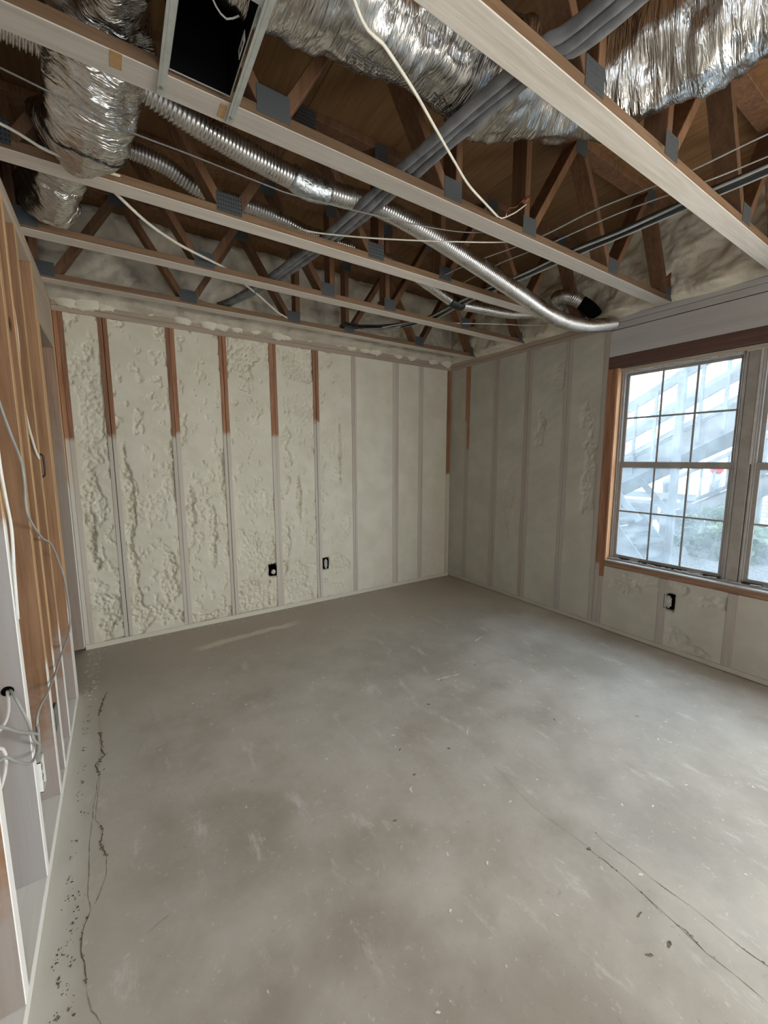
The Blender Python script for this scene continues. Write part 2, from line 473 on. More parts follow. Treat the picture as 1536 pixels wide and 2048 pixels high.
def gridmesh(P):
    n, m = P.shape[:2]
    i, j = np.meshgrid(np.arange(n - 1), np.arange(m - 1), indexing='ij')
    f = np.stack([i * m + j, (i + 1) * m + j, (i + 1) * m + j + 1, i * m + j + 1], -1).reshape(-1, 4).tolist()
    return MB().add(P.reshape(-1, 3), f)
def dup(root, delta, label):
    r = root.copy(); COL.objects.link(r); r.location = root.location + Vector(delta); r['label'] = label
    for ch in root.children:
        c = ch.copy(); COL.objects.link(c); c.parent = r
        for g in ch.children:
            d = g.copy(); COL.objects.link(d); d.parent = c
    return r

# ------------------------------------------------------------------ room shell
W, D, LX = 3.38, 3.726, -0.297         # faces of the right wall, the far wall, the left wall
YR = -2.3                              # face of the wall behind the camera
ZP = 2.465                             # underside of the top plates
ZT = 2.54                              # underside of the trusses
ZD = 3.155                             # underside of the deck

fl = box('floor', -2.6, 3.50, -2.5, 3.84, -0.12, 0.0, M_floor); fl['kind'] = 'structure'

# cracks, carpet-strip scars and crumbs on the slab
def ribbon(mb, pts, w, z=0.0007):
    p = np.array(pts, float)
    q = [p[0]]
    for a, b in zip(p, p[1:]):
        k = max(1, int(np.linalg.norm(b - a) / 0.018))
        for i in range(1, k + 1): q.append(a + (b - a) * i / k)
    q = np.array(q); q[1:-1] += RNG.normal(0, w * 0.22, (len(q) - 2, 2))
    t = np.gradient(q, axis=0); t /= np.linalg.norm(t, axis=1)[:, None] + 1e-9
    nrm = np.stack([-t[:, 1], t[:, 0]], 1)
    ww = 0.7 * w * (0.25 + RNG.random(len(q)) * 1.1); ww[0] *= 0.2; ww[-1] *= 0.2
    a = q + nrm * ww[:, None] / 2; b = q - nrm * ww[:, None] / 2
    v = np.zeros((2 * len(q), 3)); v[0::2, :2] = a; v[1::2, :2] = b; v[:, 2] = z
    mb.add(v, [(2 * i, 2 * i + 1, 2 * i + 3, 2 * i + 2) for i in range(len(q) - 1)])
def blot(mb, x, y, r, el=1.0, ang=0.0, z=0.0008):
    k = 9; a = np.linspace(0, 2 * PI, k, endpoint=False)
    rr = r * (0.5 + RNG.random(k))
    px = np.cos(a) * rr * el; py = np.sin(a) * rr / el
    v = np.stack([x + px * math.cos(ang) - py * math.sin(ang), y + px * math.sin(ang) + py * math.cos(ang), np.full(k, z)], 1)
    mb.add(v, [tuple(range(k))])
DARK = [([(-0.154, 2.95), (-0.172, 2.835), (-0.188, 2.691)], .014), ([(-0.178, 2.516), (-0.167, 2.416), (-0.166, 2.349), (-0.15, 2.298), (-0.17, 2.27), (-0.185, 2.241), (-0.173, 2.177), (-0.166, 2.148)], .014),
        ([(-0.153, 1.83), (-0.147, 1.792), (-0.156, 1.736), (-0.139, 1.689), (-0.134, 1.663)], .011), ([(-0.173, 1.482), (-0.181, 1.458), (-0.192, 1.415), (-0.192, 1.362), (-0.183, 1.319), (-0.178, 1.288), (-0.174, 1.245)], .007),
        ([(1.382, 0.717), (1.377, 0.69)], .014), ([(1.377, 0.69), (1.382, 0.655), (1.383, 0.611)], .006), ([(1.461, 0.732), (1.458, 0.722)], .010), ([(1.455, 0.537), (1.459, 0.485), (1.466, 0.415)], .004), ([(1.378, 0.53), (1.375, 0.502), (1.363, 0.46)], .005),
        ([(1.368, 0.422), (1.372, 0.397), (1.356, 0.341)], .006), ([(1.365, 0.325), (1.361, 0.315)], .008), ([(1.459, 0.289), (1.467, 0.231)], .007)]
FAINT = [([(-0.172, 2.151), (-0.185, 1.94), (-0.189, 1.734), (-0.184, 1.54), (-0.173, 1.482)], .004), ([(-0.166, 2.148), (-0.176, 1.878), (-0.153, 1.83)], .003), ([(-0.134, 1.663), (-0.133, 1.582), (-0.163, 1.49)], .004),
         ([(-0.174, 1.245), (-0.16, 1.18), (-0.12, 1.1)], .003), ([(1.461, 0.732), (1.454, 0.694), (1.461, 0.581), (1.455, 0.537)], .003), ([(1.383, 0.611), (1.375, 0.502), (1.368, 0.422), (1.356, 0.341), (1.361, 0.275), (1.36, 0.2)], .0028),
         ([(1.466, 0.415), (1.459, 0.289), (1.48, 0.1)], .0028), ([(1.382, 0.717), (1.36, 0.95), (1.40, 1.2)], .002), ([(0.05, 1.33), (-0.03, 1.30)], .004)]
for p, w in DARK:
    mb = MB(); ribbon(mb, p, w * .6)
    for (xa, ya), (xb, yb) in zip(p, p[1:]):
        for k in range(max(1, int(math.hypot(xb - xa, yb - ya) / .009))):
            t = RNG.random()
            blot(mb, xa + (xb - xa) * t + RNG.normal(0, w * .35), ya + (yb - ya) * t + RNG.normal(0, .004), w * (.15 + .35 * RNG.random() ** 2), 1.3, RNG.random() * 3, 0.0009 + RNG.random() * 1e-4)
    obj('crack', mb, M_dirt, fl)
for p, w in FAINT:
    mb = MB(); ribbon(mb, p, w, 0.0005); obj('hairline_crack', mb, M_dirt_f, fl)
mb = MB()
for x, y in [(-.24, 3.04), (-.24, 2.97), (-.24, 2.82), (-.23, 2.73), (-.24, 2.67), (-.24, 2.59), (-.24, 2.55), (-.24, 2.41), (-.23, 2.27), (-.24, 2.23), (-.23, 2.15), (-.24, 2.07), (-.22, 1.94), (-.24, 1.81), (-.24, 1.73), (-.24, 1.64), (-.24, 1.57), (-.22, 1.56), (-.21, 1.5), (-.23, 1.46), (-.22, 1.42), (-.24, 1.39), (-.25, 1.36), (-.21, 1.34), (-.24, 1.3), (-.22, 1.27), (-.21, 1.22), (-.24, 1.21)]:
    for k in range(9):
        blot(mb, x + RNG.normal(0, .0075), y + RNG.normal(0, .011), 0.0009 + 0.0030 * RNG.random() ** 2, 1.3, RNG.random() * 3, 0.0008 + k * 1e-5)
for x, y in [(1.05, 1.36), (1.69, 1.91), (2.37, 1.01), (1.09, 1.53), (1.3, .5), (1.29, .41), (1.21, .43), (.84, 1.21), (2.02, 1.93), (1.3, 1.4), (1.45, 1.75), (1.95, 1.25)]:
    blot(mb, x, y, 0.0065, 1.6, RNG.random() * 3)
o = obj('dirt_speck', mb, M_dirt, fl); o['kind'] = 'stuff'
mb = MB()
for k in range(150):
    x = RNG.uniform(0.2, 3.2); y = RNG.uniform(0.3, 3.5)
    blot(mb, x, y, RNG.uniform(0.002, 0.006), 1.4, RNG.random() * 3, 0.0012)
for k in range(60):
    blot(mb, RNG.uniform(-.28, -.2), RNG.uniform(2.9, 3.7), RNG.uniform(0.003, 0.008), 1.2, RNG.random() * 3, 0.0015)
    blot(mb, RNG.uniform(-.2, 3.3), RNG.uniform(3.62, 3.71), RNG.uniform(0.003, 0.007), 1.2, RNG.random() * 3, 0.0015)
for p in ([(1.66, 1.93), (1.86, 1.90)], [(1.45, 1.42), (1.5, 1.47)], [(1.24, .76), (1.25, .73)], [(0.98, 1.28), (1.0, 1.31)], [(2.3, 2.2), (2.42, 2.23)]):
    ribbon(mb, p, 0.014, 0.0010)
o = obj('foam_crumb', mb, M_chip, fl); o['kind'] = 'stuff'

# ---- foam bays
FAR_ROUGH = [(-0.14, 0.27, 0.11, 0.24, 1), (-0.13, 1.8, 0.07, 0.44, .6), (-0.17, 1.15, 0.06, 0.23, .8), (-0.19, 0.86, 0.03, 0.25, 1.6), (0.06, 1.08, 0.03, 0.45, 1.3), (0.14, 0.16, 0.18, 0.08, .9), (0.36, 1.32, 0.05, 0.2, .8), (0.31, 0.49, 0.05, 0.19, .9), (0.25, 1.04, 0.1, 0.16, .45), (0.34, 2.44, 0.03, 0.08, .8), (0.5, 1.0, 0.04, 0.17, 1.1), (0.65, 0.8, 0.03, 0.24, .9), (0.6, 0.08, 0.17, 0.05, .9), (0.76, 1.4, 0.03, 0.19, 1), (0.83, 2.34, 0.03, 0.16, .9), (1.03, 1.08, 0.16, 0.09, .55), (1.03, 0.57, 0.14, 0.19, .8), (1.02, 0.14, 0.17, 0.17, 1), (0.96, 2.31, 0.10, 0.14, .8), (1.5, 2.34, 0.15, 0.16, .6), (1.34, 1.51, 0.04, 0.26, .9), (1.45, 1.08, 0.022, 0.27, 1.3), (1.41, 0.22, 0.14, 0.2, .75), (1.31, 0.63, 0.04, 0.2, .7), (1.9, 1.56, 0.018, 0.33, 1.2), (1.95, 0.79, 0.09, 0.11, .5), (1.88, 0.36, 0.12, 0.06, .6), (1.78, 2.42, 0.07, 0.05, .6), (1.79, 1.68, 0.08, 0.15, .4), (1.51, 1.9, 0.13, 0.16, .45), (1.67, 1.04, 0.03, 0.4, .35), (0.07, 0.35, 0.03, 0.3, .9), (-0.04, 2.0, .03, .2, .5), (1.29, 0.42, 0.04, 0.1, 1.2)]
RIGHT_ROUGH = [(2.48, 1.76, 0.05, 0.14, .35), (2.04, 1.81, 0.06, 0.11, .35), (1.97, 1.31, 0.06, 0.26, .4), (1.65, 0.42, 0.11, 0.05, .3), (1.23, 0.5, 0.09, 0.05, .4), (1.23, 0.13, 0.08, 0.06, .35), (0.98, 0.46, 0.1, 0.05, .4), (1.13, 0.07, 0.12, 0.03, .4), (1.5, .5, .2, .04, .3), (2.3, 2.2, .1, .1, .2), (2.85, 1.0, .06, .3, .2)]
def foam_bay(a0, a1, z0, z1, rough, seed, res, coord):
    """depth field of a planed foam bay: a along the wall, positive = into the wall"""
    na = max(3, int((a1 - a0) / res)); nz = max(3, int((z1 - z0) / res))
    A, Z = np.meshgrid(np.linspace(a0, a1, na), np.linspace(z0, z1, nz), indexing='ij')
    m = np.zeros_like(A)
    edge = fbm(A * 13 + seed, Z * 9 + 3, 5)
    for ca, cz, ra, rz, st in rough:
        d = np.sqrt(((A - ca) / ra) ** 2 + ((Z - cz) / rz) ** 2)
        m = np.maximum(m, st * sstep(1.2, 0.8, d + (edge - 0.5) * 2.3))
    if len(rough) > 20:      # stray pits all over the left bays
        m = np.maximum(m, 0.45 * sstep(0.62, 0.68, fbm(A * 22 + seed, Z * 15 + 8, 4)) * sstep(2.1, 1.7, A))
    wx = A + 0.03 * (fbm(A * 30, Z * 30, 3) - .5); wz = Z + 0.03 * (fbm(A * 30 + 40, Z * 30, 3) - .5)
    big = worley(wx * 30, wz * 26); sm = worley(wx * 74, wz * 66)
    rel = 0.62 * big + 0.38 * sm
    dep = m * (0.006 + 0.055 * np.clip(rel, 0, .75) ** 1.3 - 0.010 * (fbm(A * 60, Z * 60, 2) - .3))
    dep += 0.0022 * (fbm(A * 6 + seed, Z * 5, 3) - 0.5) + 0.0006 * fbm(A * 50, Z * 30, 2)
    # shallow scratches of the foam saw
    dep += 0.0006 * np.sin((Z + A * 0.5) * 60 + 5 * edge)
    return A, Z, dep

far = struct('wall_back')
FS = [(-0.295, -0.238), (-0.04, 0.018), (0.393, 0.456), (0.785, 0.845), (1.207, 1.272), (1.622, 1.682), (2.04, 2.094), (2.545, 2.62), (2.90, 2.962), (3.318, 3.378)]
FZ = [1.60, 1.63, 1.64, 1.66, 1.67, 1.82, 9.0, 9.0, 9.0, 1.28]
for k, ((a, b), z0) in enumerate(zip(FS, FZ)):
    mid = (a + b) / 2 + random.uniform(-.004, .004)
    gap = (0.0012, 0.004, 0.002, 0.004, 0.001, 0.004, 0.002, 0.001, 0.001, 0.0012)[k]
    for x0, x1 in ((a, mid - gap / 2), (mid + gap / 2, b)):
        zz = z0 + random.uniform(-.015, .015)
        box('stud', x0, x1, D - 0.004 - random.random() * .002, D + 0.085, 0.042, ZP, stud_mat(zz, 0.92 if z0 < 5 else random.choice((0.8, 0.88))), far, bevel=0.0015)
    box('stud_gap', mid - gap / 2, mid + gap / 2, D + 0.006, D + 0.07, 0.05, ZP, M_gap, far)
for k in range(len(FS) - 1):
    x0, x1 = FS[k][1], FS[k + 1][0]
    A, Z, dp = foam_bay(x0, x1, 0.038, ZP, FAR_ROUGH, k * 7.7, 0.0062 if k < 6 else 0.012, 'x')
    for oc, oz in ((1.172, .402), (1.718, .388)):
        dp = dp + 0.06 * (1 - sstep(0.9, 1.1, np.maximum(np.abs(A - oc) / 0.036, np.abs(Z - oz) / 0.060)))
    P = np.stack([A, D + dp, Z], -1)
    obj('foam_panel', gridmesh(P[:, ::1]), M_foam, far, smooth=True)
box('sole_plate', LX, W, D - 0.006, D + 0.085, 0.0, 0.04, M_sole, far, bevel=0.002)
box('top_plate', LX, W, D - 0.006, D + 0.085, ZP, ZP + 0.036, M_plate, far, bevel=0.002)
box('top_plate', LX, W, D - 0.002, D + 0.085, ZP + 0.038, ZT, M_plate, far, bevel=0.002)
box('sheathing', LX - 0.2, W + 0.2, D + 0.09, D + 0.105, 0, 3.3, M_sheath, far)

rw = struct('wall_right')
RS = [(3.41, 3.475, 1.66), (2.99, 3.067, 9.0), (2.585, 2.665, 9.0), (2.178, 2.246, 9.0)]
for a, b, z0 in RS:
    mid = (a + b) / 2 + random.uniform(-.006, .006)
    for i, (y0, y1) in enumerate(((a, mid - .001), (mid + .001, b))):
        zz = z0 if z0 > 5 else (z0 + (0.2 if i else -0.1))
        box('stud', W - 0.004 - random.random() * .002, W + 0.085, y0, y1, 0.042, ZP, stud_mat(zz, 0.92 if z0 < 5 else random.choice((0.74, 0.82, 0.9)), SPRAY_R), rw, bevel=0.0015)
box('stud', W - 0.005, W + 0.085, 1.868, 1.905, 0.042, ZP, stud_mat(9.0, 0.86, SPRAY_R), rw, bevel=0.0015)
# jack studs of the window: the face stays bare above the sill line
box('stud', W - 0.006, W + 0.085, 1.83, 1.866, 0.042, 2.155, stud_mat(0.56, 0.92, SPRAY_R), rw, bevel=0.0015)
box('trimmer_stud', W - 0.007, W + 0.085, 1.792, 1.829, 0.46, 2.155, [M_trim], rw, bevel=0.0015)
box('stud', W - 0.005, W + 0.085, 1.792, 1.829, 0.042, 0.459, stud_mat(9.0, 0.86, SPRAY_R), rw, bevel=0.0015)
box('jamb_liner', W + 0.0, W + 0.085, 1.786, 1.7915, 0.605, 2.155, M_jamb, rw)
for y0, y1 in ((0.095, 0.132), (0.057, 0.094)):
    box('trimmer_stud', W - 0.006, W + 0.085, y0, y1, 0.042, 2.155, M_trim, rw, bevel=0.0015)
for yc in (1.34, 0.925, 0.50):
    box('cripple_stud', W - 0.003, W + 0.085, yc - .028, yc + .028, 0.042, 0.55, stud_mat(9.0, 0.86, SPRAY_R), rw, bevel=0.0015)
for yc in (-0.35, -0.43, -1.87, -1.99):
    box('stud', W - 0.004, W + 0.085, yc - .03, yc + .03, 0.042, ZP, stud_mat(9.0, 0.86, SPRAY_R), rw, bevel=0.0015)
bays = [(3.475, D, .042, ZP), (3.067, 3.41, .042, ZP), (2.665, 2.99, .042, ZP), (2.246, 2.585, .042, ZP), (1.905, 2.178, .042, ZP),
        (1.368, 1.792, .042, 0.552), (0.953, 1.312, .042, 0.552), (0.528, 0.897, .042, 0.552), (0.132, 0.472, .042, 0.552),
        (-0.32, 0.057, .042, ZP), (-0.40, -0.38, .042, ZP), (-1.90, -0.40, .042, 0.6), (-1.90, -0.40, 2.155, ZP), (-1.96, -1.90, .042, ZP), (YR, -2.02, .042, ZP)]
OUT = (1.297, 0.385)
for k, (y0, y1, z0, z1) in enumerate(bays):
    A, Z, dp = foam_bay(y0, y1, z0, z1, RIGHT_ROUGH, 40 + k * 5.1, 0.009 if 0 < y0 + .2 else 0.05, 'y')
    # pocket around the receptacle
    dp = dp + 0.05 * (1 - sstep(0.9, 1.1, np.maximum(np.abs(A - OUT[0]) / 0.036, np.abs(Z - OUT[1]) / 0.062)))
    P = np.stack([W + dp, A, Z], -1)
    obj('foam_panel', gridmesh(P[::-1]), M_foam_shade, rw, smooth=True)
box('sole_plate', W - 0.0005, W + 0.085, YR, D, 0.005, 0.040, M_foam_shade, rw, bevel=0.002)
for y0, y1 in ((1.905, D), (-2.3, 1.905)):
    m = M_plate_y if y0 > 1.5 else M_plate_g
    box('top_plate', W - 0.006, W + 0.085, y0, y1, ZP - (0.0 if y0 > 1.5 else 0.012), ZP + 0.034, m, rw, bevel=0.002)
    box('top_plate', W - 0.002, W + 0.085, y0, y1, ZP + 0.037, ZT, m, rw, bevel=0.002)
box('header', W - 0.005, W + 0.085, 0.0, 1.866, 2.25, ZP - 0.018, M_plate_g, rw, bevel=0.002)
box('header_trim_board', W - 0.004, W + 0.085, 0.0, 1.866, 2.157, 2.249, M_trim_y, rw, bevel=0.002)
box('rough_sill', W - 0.007, W + 0.085, 0.132, 1.792, 0.553, 0.601, M_sill_y, rw, bevel=0.003)
for x in ((YR, -1.9, 0, 3.3), (-0.4, 0.095, 0, 3.3), (-1.9, -0.4, 0, 0.59), (-1.9, -0.4, 2.17, 3.3), (1.83, 3.9, 0, 3.3), (0.095, 1.83, 0, 0.59), (0.095, 1.83, 2.17, 3.3)):
    box('sheathing', W + 0.09, W + 0.105, x[0], x[1], x[2], x[3], M_sheath, rw)

# ---- left partition: bare studs, oversprayed at the foot, plasterboard of the next room behind
lw = struct('wall_left')
def lstud(y0, y1, z0=0.04, z1=ZP, side=M_lstud, edge=M_ledge, name='stud'):
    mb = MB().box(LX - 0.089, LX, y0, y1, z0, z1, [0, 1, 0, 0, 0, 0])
    return obj(name, mb, [side, edge], lw, bevel=0.002)
for y0 in (-2.28, -1.17, -0.76, -0.35, 0.06, 0.45, 0.85): lstud(y0, y0 + .038)
lstud(1.252, 1.292, side=M_lstud, edge=M_ledge_w)
lstud(1.648, 1.688, side=M_lstud_g, edge=M_ledge_w)
lstud(2.06, 2.10)
lstud(2.235, 2.273)
lstud(2.49, 2.528)
lstud(2.905, 2.943, side=M_lstud)
lstud(2.972, 3.01, z1=2.2, name='trimmer_stud')
lstud(2.944, 2.971)
lstud(3.688, 3.724, side=M_jambpost, edge=M_ledge_w, name='jamb_stud')
lstud(3.655, 3.687, z1=2.2, side=M_jambpost, edge=M_ledge_w, name='trimmer_stud')
box('header', LX - 0.089, LX - 0.002, 2.972, 3.724, 2.2, ZP, M_ltop, lw, bevel=0.002)
box('top_plate', LX - 0.089, LX, YR, D - .002, ZP, ZP + 0.037, M_ltop, lw, bevel=0.002)
box('top_plate', LX - 0.089, LX, YR, D - .002, ZP + 0.038, ZT, M_ltop, lw, bevel=0.002)
box('sole_plate', LX - 0.089, LX, YR, 3.01, 0.0, 0.039, M_sole_y, lw, bevel=0.002)
for y0, y1 in ((YR, -0.5), (-0.498, 1.25), (1.252, 3.0)):
    box('drywall_panel', LX - 0.103, LX - 0.09, y0, y1, 0.01, 2.46, M_drywall, lw)

# ---- the wall behind the camera with an opening added to let light in, and the dark room next door
rear = struct('wall_rear')
for a in ((-0.4, -0.1, 0, 3.3), (0.8, 3.5, 0, 3.3), (-0.1, 0.8, 2.15, 3.3)):
    box('drywall_panel', a[0], a[1], YR - 0.1, YR, a[2], a[3], M_drywall, rear)
nx = struct('wall_next_room')
box('drywall_panel', -2.6, -2.5, -2.5, 3.84, 0, 3.3, M_sheath, nx)
box('drywall_panel', -2.5, -0.4, -2.5, -2.4, 0, 3.3, M_sheath, nx)
box('drywall_panel', -2.5, -0.5, 3.82, 3.92, 0, 3.3, M_sheath, nx)

# ---- deck
ce = struct('ceiling')
xs = [-2.6, -1.526, -0.306, 0.914, 2.134, 3.50]
for i in range(5):
    ys = [-2.5, -0.35 + (i % 2) * 1.22, 2.09 + (i % 2) * 0.62 - 0.6, 3.85]
    for j in range(3):
        box('plywood_panel', xs[i] + .0015, xs[i + 1] - .0015, ys[j] + .0015, ys[j + 1] - .0015, ZD + random.random() * .002, ZD + 0.018, M_ply, ce)
up = struct('wall_upper_shade')
box('upper_shade_block', -2.8, 3.52, -2.6, 4.0, ZD + 0.02, 5.6, M_sheath, up)  # unseen block added to shade the outdoor stairs and keep sky light out

# raw spray foam over the rim boards
def rim(name, kind, parent):
    if kind == 'far':
        a = np.linspace(-0.5, 3.5, 320)
    else:
        a = np.linspace(-1.5, 3.8, 380)
    z = np.linspace(ZT - 0.02, ZD + 0.0, 60)
    A, Z = np.meshgrid(a, z, indexing='ij')
    t = (Z - z[0]) / (z[-1] - z[0])
    lump = fbm(A * 5 + (3 if kind == 'far' else 31), Z * 7, 4); fine = fbm(A * 26, Z * 26, 3)
    bul = 0.03 + 0.10 * lump + 0.022 * fine + 0.05 * np.exp(-((t - 0.92) / 0.12) ** 2)
    bul *= sstep(0.0, 0.10, t) * 0.85 + 0.15
    if kind == 'far': P = np.stack([A, D + 0.03 - bul, Z], -1)
    else:
        bul = bul + 0.08 * sstep(1.9, 0.7, A) * lump * sstep(0.1, 0.5, t)
        P = np.stack([W + 0.03 - bul, A, Z], -1)[::-1]
    return obj(name, gridmesh(P), M_rim, parent, smooth=True)
rim('rim_foam', 'far', far); rim('rim_foam', 'right', rw)
# foam that ran down over the far plates in bulges
mb = MB()
for x, r in ((-0.2, .07), (-0.1, .075), (0.02, .05), (0.52, .055), (0.72, .06), (0.82, .05), (0.95, .045), (1.1, .04), (1.30, .06), (1.36, .05), (2.05, .05), (2.2, .055), (2.32, .06), (2.62, .05), (2.8, .05), (3.1, .06), (3.3, .07), (0.3, .03), (1.6, .03), (1.9, .03)):
    n1, n2 = 14, 10
    th, ph = np.meshgrid(np.linspace(0, 2 * PI, n1, endpoint=False), np.linspace(0.15, PI - 0.15, n2), indexing='ij')
    rr = r * (0.8 + 0.5 * vnoise(th * 2 + x * 9, ph * 3))
    P = np.stack([x + rr * 1.3 * np.sin(ph) * np.cos(th), D + 0.012 + 0.7 * rr * np.sin(ph) * np.sin(th), ZT + 0.012 + rr * 0.85 * np.cos(ph)], -1)
    i, j = np.meshgrid(np.arange(n1), np.arange(n2 - 1), indexing='ij')
    f = np.stack([i * n2 + j, ((i + 1) % n1) * n2 + j, ((i + 1) % n1) * n2 + j + 1, i * n2 + j + 1], -1).reshape(-1, 4).tolist()
    mb.add(P.reshape(-1, 3), f)
o = obj('foam_drip', mb, M_foam, far, smooth=True); o['kind'] = 'stuff'

# ------------------------------------------------------------------ window
win = struct('window_1', (3.47, 0.96, 0.605))
GX = 3.462
def ring(mb, y0, y1, z0, z1, x0, x1, t):
    mb.box(x0, x1, y0, y1, z0, z0 + t); mb.box(x0, x1, y0, y1, z1 - t, z1)
    mb.box(x0, x1, y0, y0 + t, z0 + t, z1 - t); mb.box(x0, x1, y1 - t, y1, z0 + t, z1 - t)
for i, (ya, yb) in enumerate(((1.0, 1.786), (0.138, 0.93))):
    mb = MB(); ring(mb, ya - .002, yb, 0.607, 2.15, GX - 0.022, GX + 0.04, 0.026); ring(mb, ya, yb - .003, 0.61, 2.147, GX - 0.03, GX - 0.018, 0.012)
    obj('frame', mb, M_alum, win, bevel=0.002)
    for k, (z0, z1, gx) in enumerate(((1.40, 2.118, GX + 0.012), (0.632, 1.412, GX - 0.004))):
        mb = MB(); ring(mb, ya + .022, yb - .026, z0, z1, gx - 0.008, gx + 0.008, 0.022)
        if k: mb.box(gx - 0.012, gx + 0.012, ya + .02, yb - .024, 1.374, 1.42)
        sash = obj('sash', mb, M_alum if not k else M_alum, win, bevel=0.0015)
        gy0, gy1 = ya + .044, yb - .046
        if k: gz0, gz1 = z0 + .022, 1.374
        else: gz0, gz1 = 1.42, z1 - .022
        cy = [gy0, gy0 + (gy1 - gy0) * .335, gy0 + (gy1 - gy0) * .655, gy1]
        cz = [gz0, 1.02 if k else 1.766, gz1]
        for a in range(3):
            for b in range(2):
                box('pane', gx + .001, gx + .004, cy[a] + .0005, cy[a + 1] - .0005, cz[b] + .0005, cz[b + 1] - .0005, M_glass, sash)
        for a in (1, 2): box('muntin', gx - .005, gx + 0.0, cy[a] - .0065, cy[a] + .0065, gz0, gz1, M_muntin, sash)
        box('muntin', gx - .006, gx + 0.0005, gy0, gy1, cz[1] - .0065, cz[1] + .0065, M_muntin, sash)
box('mullion', GX - 0.03, GX + 0.045, 0.932, 0.998, 0.607, 2.15, M_alum, win, bevel=0.003)
box('mullion_strip', GX - 0.034, GX - 0.03, 0.925, 0.936, 1.41, 2.14, M_alum_l, win)
box('frame_head_strip', GX - 0.055, GX - 0.032, 0.14, 1.785, 2.128, 2.152, wood('head_strip', (0.55, 0.45, 0.34), (0.40, 0.31, 0.22), 'y'), win)
mb = MB().box(W + 0.03, GX - 0.03, 0.136, 1.787, 0.6015, 0.622).box(W + 0.012, W + 0.03, 0.136, 1.787, 0.6015, 0.612)
obj('sill_track', mb, M_alum, win, bevel=0.001)
box('sill_strip', W - 0.012, W + 0.014, 0.132, 1.788, 0.6012, 0.611, M_alum_l, win, bevel=0.002)
for y0, y1 in ((1.62, 1.70), (1.22, 1.55), (1.02, 1.12), (0.80, 0.9), (0.5, 0.72)):
    box('sill_clip', GX - 0.036, GX - 0.031, y0, y1, 0.624, 0.638, M_blackp, win)
# torn caulk along the head and the sill
mb = MB()
for a, b, z, x in ((0.2, 1.75, 2.126, GX - .04), (0.2, 1.75, 0.626, GX - .045)):
    y = a
    while y < b:
        l = random.uniform(.02, .07)
        mb.bar((x + random.uniform(-.006, .006), y, z + random.uniform(-.003, .004)), (x + random.uniform(-.006, .006), y + l, z + random.uniform(-.004, .006)), .008, .006)
        y += l + random.uniform(0, .05)
o = obj('caulk_crumb', mb, M_recept, win); o['kind'] = 'stuff'

# ------------------------------------------------------------------ floor trusses
TY = [0.82, 1.445, 2.07, 2.69, 3.33]
TL = ['open-web wood floor truss nearest the camera, crossing the top right corner',
      'open-web wood floor truss that the metal hanger rails are screwed under',
      'third open-web floor truss from the camera, just behind the corrugated duct',
      'fourth open-web floor truss, second from the far foamed wall',
      'last open-web floor truss, hanging along the far foamed wall']
y0 = TY[0]
tr = thing('floor_truss', TL[0], 'truss', (1.5, y0, ZT), 'floor trusses')
X0, X1 = -0.385, 3.372
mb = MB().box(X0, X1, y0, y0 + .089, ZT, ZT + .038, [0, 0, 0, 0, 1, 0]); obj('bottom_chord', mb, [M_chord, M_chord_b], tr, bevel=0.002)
box('top_chord', X0, X1, y0, y0 + .089, ZD - .039, ZD - .001, M_web, tr, bevel=0.002)
zb, zt = ZT + .038, ZD - .039
WEBS = [(-0.23, 0, .11, 1), (.15, 1, .485, 0), (.545, 0, .88, 1), (.92, 1, 1.27, 0), (1.83, 0, 2.19, 1), (2.23, 1, 2.56, 0), (2.62, 0, 2.96, 1), (3.0, 1, 3.31, 0)]
for xa, a, xb, b in WEBS:
    zA = zt if a else zb; zB = zt if b else zb
    obj('web', MB().bar((xa, y0 + .0445, zA), (xb, y0 + .0445, zB), 0.089, 0.038, up=(0, 0, 1) if False else Vector((zB - zA, 0, -(xb - xa))).normalized()), M_web, tr, bevel=0.002)
for x in (1.335, 1.79): box('web', x - .019, x + .019, y0 + .001, y0 + .088, zb, zt, M_web, tr, bevel=0.002)
for x in (-0.366, -0.325, 3.352): box('end_post', x - .019, x + .019, y0 + .001, y0 + .088, zb, zt, M_web, tr, bevel=0.002)
for x, w in ((.515, .11), (1.30, .10), (1.81, .10), (2.59, .10), (-.28, .10), (3.32, .08)):
    for yy in (y0 - .0015, y0 + .0892):
        box('nail_plate', x - w / 2, x + w / 2, yy, yy + .0013, ZT + .014, ZT + .096, M_nail, tr)
for x, w in ((.13, .1), (.90, .1), (1.335, .08), (1.79, .08), (2.21, .1), (2.98, .1)):
    box('nail_plate', x - w / 2, x + w / 2, y0 - .0015, y0 - .0002, ZD - .095, ZD - .012, M_nail, tr)
_t = [tr] + [dup(tr, (0, TY[k] - y0, 0), TL[k]) for k in range(1, 5)]
# scraps of bare lumber left on the bottom of the second chord
M_bare = wood('bare_chord_wood', (0.36, 0.22, 0.10), (0.26, 0.145, 0.06), 'x', knots=False)
obj('bare_patch', MB().box(.066, .094, 1.446, 1.500, ZT - .0012, ZT + .001), M_bare, _t[1])
obj('bare_patch', MB().box(.352, .372, 1.458, 1.515, ZT - .0012, ZT + .001), M_bare, _t[1])

